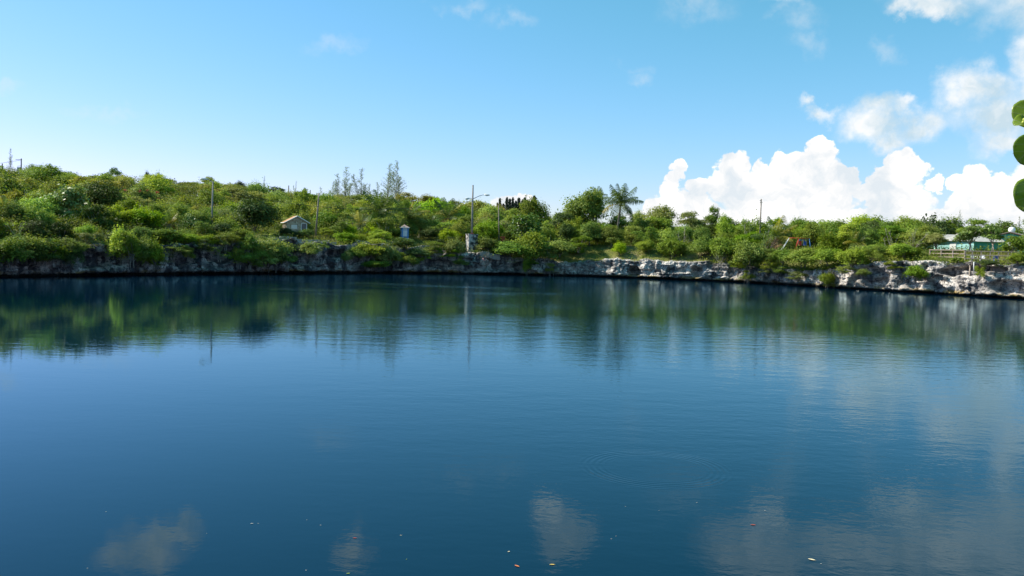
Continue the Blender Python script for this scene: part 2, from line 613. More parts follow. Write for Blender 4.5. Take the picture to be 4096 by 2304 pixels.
bm_ = t.n('ShaderNodeBump')
bm_.inputs['Strength'].default_value = 1.0
bm_.inputs['Distance'].default_value = 1.0
t.put(bm_.inputs['Height'], h)
fz_ = t.n('ShaderNodeFresnel')
fz_.inputs['IOR'].default_value = 1.27
t.put(fz_.inputs['Normal'], bm_.outputs[0])
body = t.n('ShaderNodeBsdfDiffuse')
body.inputs['Color'].default_value = (0.0005, 0.013, 0.029, 1)
gls = t.n('ShaderNodeBsdfGlossy')
gls.inputs['Color'].default_value = (0.67, 0.92, 1.0, 1)
gls.inputs['Roughness'].default_value = 0.015
t.put(gls.inputs['Normal'], bm_.outputs[0])
b = t.n('ShaderNodeMixShader')
t.put(b.inputs[0], fz_.outputs[0])
t.nt.links.new(body.outputs[0], b.inputs[1])
t.nt.links.new(gls.outputs[0], b.inputs[2])
finish(t, b.outputs[0])
MATS['water'] = m
mb = MB()
N = 240
ring = []
for i in range(N):
    th = -math.pi + 2 * math.pi * i / N
    r = r_shore(th) + 3.5
    ring.append((CX + r * math.sin(th), CY + r * math.cos(th), 0.0))
mb.face(ring[::-1])
water = mb.build('water', m)
tag(water, kind='structure')

# cliff
m, t = mat_new('limestone')
geo = t.n('ShaderNodeNewGeometry')
P = geo.outputs['Position']
sx = t.n('ShaderNodeSeparateXYZ')
t.put(sx.inputs[0], P)
n1 = t.noise(t.mapping(P, (0.35, 0.35, 0.5)), 1.0, 7.0, 0.62)
n2 = t.noise(t.mapping(P, (0.9, 0.9, 0.22)), 1.0, 6.0, 0.65)          # run-off streaks
n3 = t.noise(t.mapping(P, (0.5, 0.5, 4.5)), 1.0, 5.0, 0.6)            # bedding
n4 = t.noise(P, 3.2, 6.0, 0.72)
side = t.range(sx.outputs[0], -30.0, 22.0, 1.0, -0.25)  # shade put into the rock colour towards the left, along with heavier staining
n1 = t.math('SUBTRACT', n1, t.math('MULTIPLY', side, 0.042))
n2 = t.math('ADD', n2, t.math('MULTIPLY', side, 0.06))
base = t.ramp(n1, [(0.34, (0.10, 0.10, 0.105)), (0.44, (0.33, 0.31, 0.29)), (0.57, (0.76, 0.70, 0.635))])
base = t.mix(t.range(n2, 0.50, 0.64), base, (0.075, 0.075, 0.085, 1))
base = t.mix(t.math('MULTIPLY', t.range(n3, 0.54, 0.66), 0.7), base, (0.085, 0.08, 0.08, 1))
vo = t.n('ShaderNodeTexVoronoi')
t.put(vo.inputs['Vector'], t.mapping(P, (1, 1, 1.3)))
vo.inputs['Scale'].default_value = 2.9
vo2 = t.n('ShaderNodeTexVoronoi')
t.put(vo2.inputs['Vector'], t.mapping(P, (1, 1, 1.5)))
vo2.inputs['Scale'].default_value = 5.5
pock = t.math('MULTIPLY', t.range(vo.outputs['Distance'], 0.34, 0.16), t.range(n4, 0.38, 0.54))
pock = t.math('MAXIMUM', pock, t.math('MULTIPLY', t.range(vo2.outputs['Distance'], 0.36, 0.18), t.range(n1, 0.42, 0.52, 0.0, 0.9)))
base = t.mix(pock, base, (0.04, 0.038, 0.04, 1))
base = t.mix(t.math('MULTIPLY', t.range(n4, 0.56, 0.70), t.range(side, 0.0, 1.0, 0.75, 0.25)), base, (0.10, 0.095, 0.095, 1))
zj = t.math('ADD', sx.outputs[2], t.math('MULTIPLY', t.math('SUBTRACT', n4, 0.5), 0.7))
alg = t.math('MULTIPLY', t.range(zj, 0.75, 0.45), t.range(n1, 0.45, 0.6))
base = t.mix(alg, base, (0.36, 0.26, 0.10, 1))
base = t.mix(t.range(zj, 0.36, 0.18), base, (0.018, 0.016, 0.014, 1))
hh = t.math('ADD', t.math('MULTIPLY', n4, 1.0), t.math('MULTIPLY', pock, -0.9))
hh = t.math('ADD', hh, t.math('MULTIPLY', n3, 0.5))
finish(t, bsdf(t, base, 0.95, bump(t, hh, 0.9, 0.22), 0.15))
MATS['limestone'] = m

ths = []
th = -math.pi
while th < math.pi:
    ths.append(th)
    x = CX + r_shore(th) * math.sin(th)
    y = CY + r_shore(th) * math.cos(th)
    vis = y > 70 and abs(x / y) < 0.66
    th += (0.13 if vis else 1.2) / r_shore(th)
NT = len(ths)
# hollows: pixel, height above water, half width, half height, depth
CAVES = [(634, 1.2, 1.0, 0.85, 2.6), (96, 1.9, 3.0, 1.0, 1.4), (188, 2.4, 2.2, 1.2, 1.6), (221, 2.4, 2.2, 0.9, 1.8), (336, 3.0, 1.6, 0.6, 1.3), (300, 2.2, 2.2, 1.0, 1.2),
         (696, 1.4, 0.9, 0.9, 1.5), (770, 1.0, 1.2, 0.8, 1.4), (868, 1.8, 2.6, 1.5, 1.0), (948, 3.0, 1.6, 0.6, 1.8), (975, 3.5, 3.0, 0.35, 1.9), (1008, 1.4, 2.0, 0.9, 1.4), (440, 1.6, 3.0, 0.7, 0.9), (520, 1.6, 1.6, 0.7, 1.0), (395, 2.3, 2.6, 0.6, 1.0), (935, 1.6, 1.2, 0.9, 0.9)]
cv = []
for px, zc, hw, hz, dp in CAVES:
    yv = shore_depth(px)
    p = at_y(px, 270, yv)
    cv.append((math.atan2(p.x - CX, p.y - CY), zc, hw, hz, dp))
NZ = 40
NC = 9
verts = np.zeros((NT, NZ + NC, 3))
for i, th in enumerate(ths):
    r0 = r_shore(th)
    s = th * 73.0
    zr = z_rim(th)
    sn, cs = math.sin(th), math.cos(th)
    lean = 0.10 + 0.10 * noise.noise(Vector((s * 0.08, 7.7, 0)))
    wig = 1.3 * noise.noise(Vector((s * 0.10, 0, 2.0))) + 0.45 * noise.noise(Vector((s * 0.33, 0, 5.0)))
    for j in range(NZ):
        z = -1.0 + (zr + 1.0) * j / (NZ - 1)
        d = 0.25 + lean * z + wig
        d += 0.75 * noise.noise(Vector((s * 0.22, z * 0.35, 11.0)))
        d += 0.62 * noise.noise(Vector((s * 0.55, z * 0.8, 21.0)))
        st = noise.noise(Vector((s * 0.12, z * 2.3 + 0.6 * noise.noise(Vector((s * 0.2, z, 4.0))), 31.0)))
        d += 0.30 * max(-0.4, min(0.4, st * 2.2)) * (0.4 + abs(noise.noise(Vector((s * 0.05, 1.0, 91.0)))) * 2)
        vd, vp = noise.voronoi(Vector((s * 0.36 + 0.25 * noise.noise(Vector((s * .8, z, 3.0))), z * 0.42 + 0.2 * noise.noise(Vector((s, z * .9, 13.0))), 0.5)))
        d += 0.42 * math.exp(-(vd[1] - vd[0]) / 0.07) + 0.75 * (noise.cell(vp[0] * 7.3) - 0.0) * 0.6
        d += 0.28 * noise.fractal(Vector((s * 1.5, z * 1.9, 41.0)), 0.6, 2.1, 4)
        d += 0.9 * math.exp(-((z - 0.05) / 0.28) ** 2)
        d -= 1.5 * math.exp(-((z - 0.50) / 0.26) ** 2) * max(0.0, noise.noise(Vector((s * 0.11, 4.0, 17.0))) + 0.05)
        for (tc_, zc, hw, hz, dp) in cv:
            ds = (th - tc_) * r0
            if abs(ds) < hw * 1.6:
                k = (ds / hw) ** 2 + ((z - zc) / hz) ** 2
                k *= 1 + 0.5 * noise.noise(Vector((s * 0.9, z * 0.9, 51.0)))
                d += dp * smooth(1.25, 0.7, k)
        zz = z + 0.14 * noise.noise(Vector((s * 0.9, z * 1.5, 61.0))) * (1 if j < NZ - 1 else 1)
        r = r0 + d
        verts[i, j] = (CX + r * sn, CY + r * cs, zz)
    dl = math.hypot(verts[i, NZ - 1, 0] - CX, verts[i, NZ - 1, 1] - CY) - r0
    for j in range(NC):
        q = (j + 1) / NC
        d = dl + 5.0 * q
        z = zr + 0.25 * math.sin(min(1, q * 3) * 1.57) * 0.5 + (0.30 - 0.75 * q) * smooth(0.2, 1, q)
        z += 0.30 * noise.fractal(Vector((s * 0.6, d * 0.8, 71.0)), 0.7, 2.0, 3) * (1 - 0.5 * q)
        gz = ground_z(CX + (r0 + d) * sn, CY + (r0 + d) * cs)
        z = z * (1 - q) + (gz + (0.10 - 0.6 * q * q) + 0.30 * noise.noise(Vector((s * 0.5, d * 0.5, 81.0)))) * q
        r = r0 + d
        verts[i, NZ + j] = (CX + r * sn, CY + r * cs, z)
NR = NZ + NC
idx = np.arange(NT * NR).reshape(NT, NR)
nxt = np.roll(idx, -1, axis=0)
faces = np.stack([idx[:, :-1], idx[:, 1:], nxt[:, 1:], nxt[:, :-1]], axis=-1).reshape(-1, 4)
me = bpy.data.meshes.new('cliff')
me.vertices.add(NT * NR)
me.vertices.foreach_set('co', verts.astype(np.float32).ravel())
me.loops.add(faces.size)
me.loops.foreach_set('vertex_index', faces.astype(np.int32).ravel())
me.polygons.add(len(faces))
me.polygons.foreach_set('loop_start', np.arange(0, faces.size, 4, dtype=np.int32))
me.polygons.foreach_set('loop_total', np.full(len(faces), 4, dtype=np.int32))
me.update(calc_edges=True)
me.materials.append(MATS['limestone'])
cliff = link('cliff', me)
tag(cliff, kind='structure')

# ground sheet, from the rim out to the horizon
m, t = mat_new('ground_soil')
geo = t.n('ShaderNodeNewGeometry')
P = geo.outputs['Position']
n1 = t.noise(P, 0.22, 6.0, 0.6)
n2 = t.noise(P, 2.5, 5.0, 0.65)
gc = t.ramp(n1, [(0.35, (0.11, 0.13, 0.035)), (0.5, (0.20, 0.20, 0.06)), (0.66, (0.30, 0.26, 0.14))])
gc = t.mix(t.range(n2, 0.35, 0.7, 0.0, 0.5), gc, (0.07, 0.09, 0.02, 1))
finish(t, bsdf(t, gc, 0.95, bump(t, n2, 0.6, 0.08), 0.1))
MATS['ground'] = m
offs = [1.8, 3, 4.5, 6, 8, 10, 13, 17, 22, 28, 35, 43, 52, 62, 73, 85, 100, 120, 150, 190, 250, 340, 500, 800, 1400, 2600, 5000, 9000]
NG = 360
gv = []
for i in range(NG):
    th = -math.pi + 2 * math.pi * i / NG
    for o in offs:
        r = r_shore(th) + o
        x, y = CX + r * math.sin(th), CY + r * math.cos(th)
        gv.append((x, y, ground_z(x, y) if o < 1000 else 5.5))
gf = []
K = len(offs)
for i in range(NG):
    i2 = (i + 1) % NG
    for k in range(K - 1):
        gf.append((i * K + k, i * K + k + 1, i2 * K + k + 1, i2 * K + k))
me = bpy.data.meshes.new('ground')
me.from_pydata(gv, [], gf)
me.materials.append(m)
me.polygons.foreach_set('use_smooth', [True] * len(me.polygons))
ground = link('ground', me)
tag(ground, kind='structure')

# ---------------------------------------------------------------- vegetation kit
rng = np.random.default_rng(7)


def unit(v):
    return v / np.maximum(np.linalg.norm(v, axis=-1, keepdims=True), 1e-9)


def leaf_quads(c, nrm, size, aspect=0.6, g=rng):
    """diamond leaves at centres c with normals nrm"""
    n = len(c)
    a = unit(np.cross(nrm, unit(g.normal(size=(n, 3)))))
    b = np.cross(nrm, a)
    s = np.asarray(size).reshape(-1, 1) * np.ones((n, 1))
    L = a * s * 0.5
    Wd = b * s * 0.5 * aspect
    fold = nrm * s * 0.10
    return np.stack([c - L, c + Wd + fold, c + L, c - Wd + fold], axis=1)


def crown_verts(g, lobes, clumps, per, leaf, sig=0.20, inner=0.25, upb=0.5):
    out = []
    rad = np.array([l[3] * l[4] + l[4] * l[5] + l[3] * l[5] for l in lobes])
    pick = rad / rad.sum()
    for l, w in zip(lobes, pick):
        k = max(4, int(clumps * w))
        d = unit(g.normal(size=(k, 3)))
        d[:, 2] = np.where(d[:, 2] < -0.35, -d[:, 2] * 0.6, d[:, 2])
        rr = np.where(g.random(k) < inner, g.uniform(0.3, 0.75, k), g.uniform(0.78, 1.06, k))
        rr = np.where(g.random(k) < .13, g.uniform(1.05, 1.38, k), rr)[:, None]
        cc = np.array(l[:3]) + d * rr * np.array(l[3:6])
        szs = g.uniform(0.5, 1.4, k)
        for c0, d0, sc in zip(cc, d, szs):
            m_ = max(4, int(per * 1.25 * sc * sc))
            off = g.normal(size=(m_, 3)) * np.array(l[3:6]) * sig * sc
            off[:, 2] *= 0.7
            pos = c0 + off
            nr = unit(d0 * 0.7 + np.array([0, 0, upb]) + g.normal(size=(m_, 3)) * 0.55)
            out.append(leaf_quads(pos, nr, leaf * .86 * g.uniform(0.6, 1.3, m_), 0.62, g))
    return np.concatenate(out)


def trunk_mesh(seed, lobes, matname, r0=0.035, zfork=0.3, multi=1):
    rd = random.Random(seed)
    mb = MB()
    for s in range(multi):
        bx, by = (0, 0) if multi == 1 else (rd.uniform(-.12, .12), rd.uniform(-.12, .12))
        fx, fy = bx + rd.uniform(-.05, .05), by + rd.uniform(-.05, .05)
        mb.tube([(bx, by, -0.06), (bx * 0.9 + fx * .1, by, zfork * 0.5), (fx, fy, zfork)], [r0, r0 * .8, r0 * .65], 7)
        for l in lobes[s::multi]:
            p1 = Vector((fx, fy, zfork * rd.uniform(.7, 1)))
            p3 = Vector(l[:3])
            p2 = p1.lerp(p3, .5) + Vector((rd.uniform(-.04, .04), rd.uniform(-.04, .04), rd.uniform(-.02, .05)))
            mb.tube([p1, p2, p3], [r0 * .55, r0 * .38, r0 * .18], 5)
            for q in range(3):
                e = p3 + Vector((rd.uniform(-1, 1) * l[3], rd.uniform(-1, 1) * l[4], rd.uniform(-.2, .9) * l[5]))
                mb.tube([p2.lerp(p3, .6), p3.lerp(e, .5) + Vector((0, 0, .02)), e], [r0 * .22, r0 * .15, r0 * .06], 4, False)
    return mb.mesh('trunk', MATS[matname], True)


def make_lobes(kind, seed):
    rd = random.Random(seed * 13 + len(kind) * 31)
    L = []
    if kind == 'round':
        L.append((0, 0, .60, .34, .34, .32))
        for k in range(6):
            a = k * 1.05 + rd.uniform(-.3, .3)
            L.append((.25 * math.cos(a), .25 * math.sin(a), rd.uniform(.26, .70), rd.uniform(.17, .25), rd.uniform(.17, .25), rd.uniform(.16, .24)))
        L.append((rd.uniform(-.1, .1), rd.uniform(-.1, .1), .82, .20, .20, .17))
    elif kind == 'spread':
        for k in range(7):
            a = k * .9 + rd.uniform(-.4, .4)
            rr = rd.uniform(.14, .34)
            L.append((rr * math.cos(a), rr * math.sin(a), rd.uniform(.60, .88) - rr * .35, rd.uniform(.16, .24), rd.uniform(.16, .24), rd.uniform(.09, .14)))
        L.append((0, 0, .82, .22, .22, .14))
        L.append((rd.uniform(-.15, .15), rd.uniform(-.1, .1), .52, .26, .26, .16))
    elif kind == 'tall':
        for k in range(8):
            a = k * 2.4 + rd.uniform(-.3, .3)
            z = .34 + .075 * k
            rr = .20 * math.sin(min(1, (1.05 - z) / .6) * 1.57)
            L.append((rr * math.cos(a), rr * math.sin(a), z, rd.uniform(.17, .26), rd.uniform(.17, .26), rd.uniform(.12, .17)))
    elif kind == 'scrub':
        for k in range(9):
            a = k * .8 + rd.uniform(-.4, .4)
            rr = rd.uniform(.08, .36)
            L.append((rr * math.cos(a), rr * math.sin(a), rd.uniform(.30, .86) - rr * .25, rd.uniform(.11, .20), rd.uniform(.11, .20), rd.uniform(.09, .16)))
    else:  # bush
        for k in range(7):
            a = k * .9 + rd.uniform(-.4, .4)
            rr = rd.uniform(.10, .30)
            L.append((rr * math.cos(a), rr * math.sin(a), rd.uniform(.28, .62), rd.uniform(.18, .27), rd.uniform(.18, .27), rd.uniform(.20, .32)))
        L.append((0, 0, .5, .3, .3, .38))
    return [(a + rd.uniform(-.05, .05), b + rd.uniform(-.05, .05), c + rd.uniform(-.06, .05), d * rd.uniform(.8, 1.15), e * rd.uniform(.8, 1.15), f * rd.uniform(.8, 1.2)) for a, b, c, d, e, f in L]


SPEC = {  # clumps, leaves per clump, leaf size, sig, inner, bark, trunk r, fork, stems
    'round': (300, 24, .050, .20, .25, 'bark', .030, .30, 1),
    'spread': (220, 22, .048, .22, .20, 'bark', .026, .34, 1),
    'tall': (280, 22, .050, .22, .25, 'bark', .026, .28, 1),
    'scrub': (240, 18, .046, .28, .30, 'bark_pale', .016, .16, 3),
    'bush': (240, 22, .062, .22, .25, 'bark', .016, .12, 3),
    'broad_high': (150, 15, .080, .24, .25, 'bark_pale', .024, .34, 2),
    'bare': (60, 7, .040, .30, .30, 'bark_pale', .016, .14, 3),
    'broad': (170, 15, .085, .24, .25, 'bark_pale', .024, .20, 2),
}
NVAR = 6
CROWN_V, TRUNK_M, CROWN_M = {}, {}, {}


def crown_mesh(kind, var, tone):
    key = (kind, var, tone)
    if key not in CROWN_M:
        if (kind, var) not in CROWN_V:
            sp = SPEC[kind]
            g = np.random.default_rng(100 * var + len(kind) * 7 + 3)
            lobes = make_lobes({'broad': 'round', 'bare': 'scrub', 'broad_high': 'spread'}.get(kind, kind), var + 1)
            cvv = crown_verts(g, lobes, sp[0], sp[1], sp[2], sp[3], sp[4])
            kz = 1.0 / np.percentile(cvv[..., 2], 99.3)
            kx = .54 / np.percentile(np.hypot(cvv[..., 0], cvv[..., 1]), 98.5)
            cvv = cvv * np.array([kx, kx, kz])
            lobes = [(a * kx, b * kx, c * kz, d * kx, e * kx, f * kz) for a, b, c, d, e, f in lobes]
            CROWN_V[(kind, var)] = cvv
            TRUNK_M[(kind, var)] = trunk_mesh(var, lobes, sp[5], sp[6], sp[7], sp[8])
        CROWN_M[key] = quads_mesh('crown', CROWN_V[(kind, var)], MATS['leaf_' + tone])
    return CROWN_M[key], TRUNK_M[(kind, var)]


NRAND = random.Random(42)


def plant(name, loc, h, w, kind, tone, label, cat, group=None, var=None, rz=None, d=None):
    var = NRAND.randrange(NVAR) if var is None else var
    cm_, tm_ = crown_mesh(kind, var, tone)
    root = empty(name, loc, label, cat, group, NRAND.uniform(0, 6.28) if rz is None else rz)
    root.scale = (w, d or w * NRAND.uniform(.85, 1.2), h)
    root.rotation_euler = (NRAND.uniform(-.09, .09), NRAND.uniform(-.09, .09), root.rotation_euler.z)
    link('crown', cm_, root)
    link('trunk', tm_, root)
    return root


def plant_px(name, px, ytop, off, wpx, kind, tone, label, cat='tree', group=None, sink=0.0, **kw):
    """a plant whose top shows at (px, ytop), standing OFF metres behind the shore line"""
    y = shore_depth(px) + off
    p = at_y(px, ytop, y)
    gz = ground_z(p.x, p.y) - sink
    h = max(0.8, p.z - gz)
    return plant(name, (p.x, p.y, gz), h, wpx * y / F, kind, tone, label, cat, group, **kw)


def spot(px, off, dz=0.0):
    y = shore_depth(px) + off
    p = at_y(px, 245, y)
    return Vector((p.x, p.y, ground_z(p.x, p.y) + dz))


# ---------------------------------------------------------------- named trees and shrubs
T = plant_px
T('fig_tree', 256, 198, 11, 47, 'bush', 'dark', 'large dense dark green dome-shaped tree left of the stone hut', var=0)
T('evergreen_tree', 101, 182, 25, 44, 'round', 'dark', 'very dark broad evergreen tree beside the pale-leaved almond tree on the left slope', var=1)
T('almond_tree', 68, 187, 15, 54, 'broad', 'glossy', 'large-leaved tree with pale glossy leaves in front of the dark evergreen', var=0)
T('slope_tree', 127, 200, 20, 32, 'round', 'mid', 'rounded mid green tree below the red-flowered flame tree', var=2)
T('hilltop_tree', 31, 165.5, 78, 24, 'round', 'mid', 'tall dark green bushy tree on the hilltop right of the left utility pole')
T('hilltop_tree', 64, 172, 72, 27, 'round', 'mid', 'dark rounded tree on the left ridge above the almond tree')
T('umbrella_tree', 115, 168, 92, 15, 'spread', 'mid', 'small umbrella-shaped tree standing clear on the left skyline')
T('hilltop_tree', 148, 172, 96, 6, 'round', 'dark', 'tiny dark bush, left one of a pair on the left skyline', 'tree', 'skyline bush pair')
T('hilltop_tree', 157, 173, 96, 7, 'round', 'dark', 'tiny dark bush, right one of a pair on the left skyline', 'tree', 'skyline bush pair')
T('hilltop_tree', 208, 177, 92, 17, 'spread', 'olive', 'spreading tree on the ridge directly behind the left lamp head')
T('hilltop_tree', 240, 182, 85, 16, 'round', 'dark', 'dark rounded tree on the ridge above the dense dome tree')
T('hilltop_tree', 255, 184, 82, 24, 'round', 'bright', 'light green domed tree on the ridge behind the dark dome tree')
T('hilltop_tree', 275, 187, 80, 22, 'spread', 'dark', 'dark spiky-topped tree on the ridge above the hut')
T('sea_grape_shrub', 191, 215, 10, 26, 'broad', 'glossy', 'broad-leaved grey-green shrub at the foot of the left lamp post', 'shrub')
T('clipped_bush', 204, 222, 9, 14, 'bush', 'dark', 'small compact dark green bush right of the left lamp post foot', 'shrub')
T('clipped_bush', 148, 220, 12, 15, 'bush', 'mid', 'rounded green bush left of the small yellow palm', 'shrub')
T('rim_shrub', 228, 228, 7, 22, 'scrub', 'olive', 'grey wispy thorn scrub between the left lamp post and the dome tree', 'shrub')
T('hut_bush', 286, 228, 7, 14, 'bush', 'dark', 'dark bush in front of the lit side wall of the hut', 'shrub')
T('hut_bush', 296, 231, 6, 14, 'bush', 'dark', 'low dark bush below the front wall of the hut', 'shrub')
T('broadleaf_clump', 306, 229, 7, 17, 'broad', 'glossy', 'low broad-leaved clump under the hut door', 'shrub')
T('utility_shrub', 326, 228, 9, 14, 'scrub', 'olive', 'sparse grey-green shrub right of the leaning utility pole', 'shrub')
T('hedge_bush', 346, 226, 9, 26, 'bush', 'bright', 'bright green rounded bush with smooth outline behind the cliff wall', 'shrub')
T('hedge_bush', 372, 227, 10, 22, 'bush', 'bright', 'bright green bush under the left tall coconut palm', 'shrub')
T('hedge_bush', 394, 229, 10, 20, 'bush', 'mid', 'green bush close left of the blue kiosk', 'shrub')
T('hedge_bush', 430, 228, 8, 22, 'bush', 'dark', 'dark rounded bush on the lawn right of the kiosk', 'shrub')
T('plinth_bush', 449, 230, 6, 24, 'bush', 'bright', 'light green bush left of the stained white plinth', 'shrub')
T('backdrop_tree', 433, 199, 34, 40, 'round', 'bright', 'tall light green domed tree behind the palms left of the double lamp')
T('backdrop_tree', 459, 206, 36, 26, 'round', 'mid', 'mid green rounded tree just left of the double lamp post')
T('backdrop_tree', 494, 206, 34, 34, 'round', 'bright', 'bright green domed tree between the lamp post and thin wooden pole')
T('backdrop_tree', 514, 209, 26, 24, 'spread', 'mid', 'green tree right behind the thin wooden pole')
T('lawn_tree', 489, 224, 13, 16, 'round', 'bright', 'small bright green round tree on the lawn right of the plinth')
T('almond_tree', 527, 215, 9, 34, 'broad', 'glossy', 'broad glossy green tree right of the red bin', var=1)
T('backdrop_tree', 531, 200, 26, 38, 'round', 'mid', 'large layered green tree above the glossy tree near the dark pines', var=2)
T('dark_shade_tree', 560, 213, 16, 26, 'spread', 'dark', 'dark tree with brown-tipped crown and deep shade under it')
T('big_tree', 586, 192, 24, 44, 'round', 'mid', 'tallest broad green tree just left of the tall coconut palm', var=0)
T('big_tree', 596, 190, 26, 16, 'spread', 'olive', 'thin-topped pale tree rising out of the broad tree by the palm')
T('back_tree', 570, 208, 30, 24, 'round', 'mid', 'rounded tree left of the tallest broad tree')
T('mid_tree', 590, 222, 8, 26, 'round', 'mid', 'mid green tree below the tallest broad tree on the cliff bank')
T('mid_tree', 612, 226, 7, 24, 'round', 'mid', 'tree with bare brown trunks under the tall coconut palm')
T('back_tree', 661, 207, 24, 38, 'round', 'olive', 'broad olive tree right of the tall coconut palm', var=1)
T('back_tree', 640, 212, 26, 22, 'round', 'mid', 'light green tree immediately right behind the tall palm')
T('back_tree', 694, 212, 22, 30, 'spread', 'dry', 'brownish olive spreading tree with thick pale twisted trunk', var=0)
T('back_tree', 713, 207, 25, 17, 'spread', 'mid', 'tall airy tree poking above the skyline below the tall cloud bank')
T('back_tree', 728, 216, 22, 22, 'round', 'mid', 'domed green tree left of the right utility pole')
T('back_tree', 747, 220, 20, 24, 'round', 'bright', 'light green tree at the foot of the right utility pole')
T('back_tree', 806, 219, 26, 34, 'round', 'mid', 'green tree behind the swing frame')
T('back_tree', 832, 221, 22, 28, 'round', 'olive', 'olive green tree right of the swing frame')
T('back_tree', 864, 216, 22, 40, 'round', 'bright', 'large bright green domed tree on the right skyline', var=2)
T('back_tree', 872, 221, 17, 26, 'spread', 'dark', 'dark tree with visible pale trunk behind the short right palm')
T('back_tree', 906, 218, 24, 44, 'round', 'olive', 'wide brownish green tree on the skyline left of the turquoise house', var=1)
T('back_tree', 893, 226, 13, 30, 'tall', 'mid', 'mid green tree between the short right palm and the house')
T('yellow_tree', 927, 226, 12, 34, 'round', 'yellow', 'yellow-green feathery tree beside the left end of the deck railing')
T('railing_tree', 936, 233, 7, 18, 'spread', 'dry', 'greyish sparse tree leaning over the left end of the railing')
T('back_tree', 948, 218, 30, 36, 'round', 'mid', 'green tree behind the roof of the turquoise house')
T('sea_grape_tree', 972, 226, 9, 28, 'broad_high', 'glossy', 'big-leaved tree in front of the lit turquoise wall', var=0)
T('sea_grape_tree', 991, 225, 9, 26, 'broad_high', 'glossy', 'big-leaved tree covering the middle of the turquoise house', var=2)
T('edge_tree', 1014, 236, 7, 22, 'broad', 'mid', 'bushy tree at the right end of the deck in front of the gable')
T('rim_bush', 620, 242, 3.5, 14, 'bush', 'bright', 'vivid green small bush on the bare rock edge', 'shrub')
T('rim_bush', 647, 240, 5, 20, 'bush', 'olive', 'rounded olive bush right of the vivid green one on the rim', 'shrub')

# flame tree with flowers
fl = T('flame_tree', 140, 191, 38, 36, 'scrub', 'dry', 'sparse grey-branched tree with scattered red blossom clusters', 'tree', var=1)
g = np.random.default_rng(5)
fv = []
for k in range(17):
    c = np.array([g.uniform(-.5, .5), g.uniform(-.5, .0), g.uniform(.4, 1.0)])
    n_ = int(g.integers(8, 34))
    pos = c + g.normal(size=(n_, 3)) * np.array([.022, .022, .022])
    fv.append(leaf_quads(pos, unit(g.normal(size=(n_, 3))), .045, .8, g))
link('blossoms', quads_mesh('blossoms', np.concatenate(fv), MATS['flower_red']), fl)
fl.rotation_euler = (0, 0, 0.2)

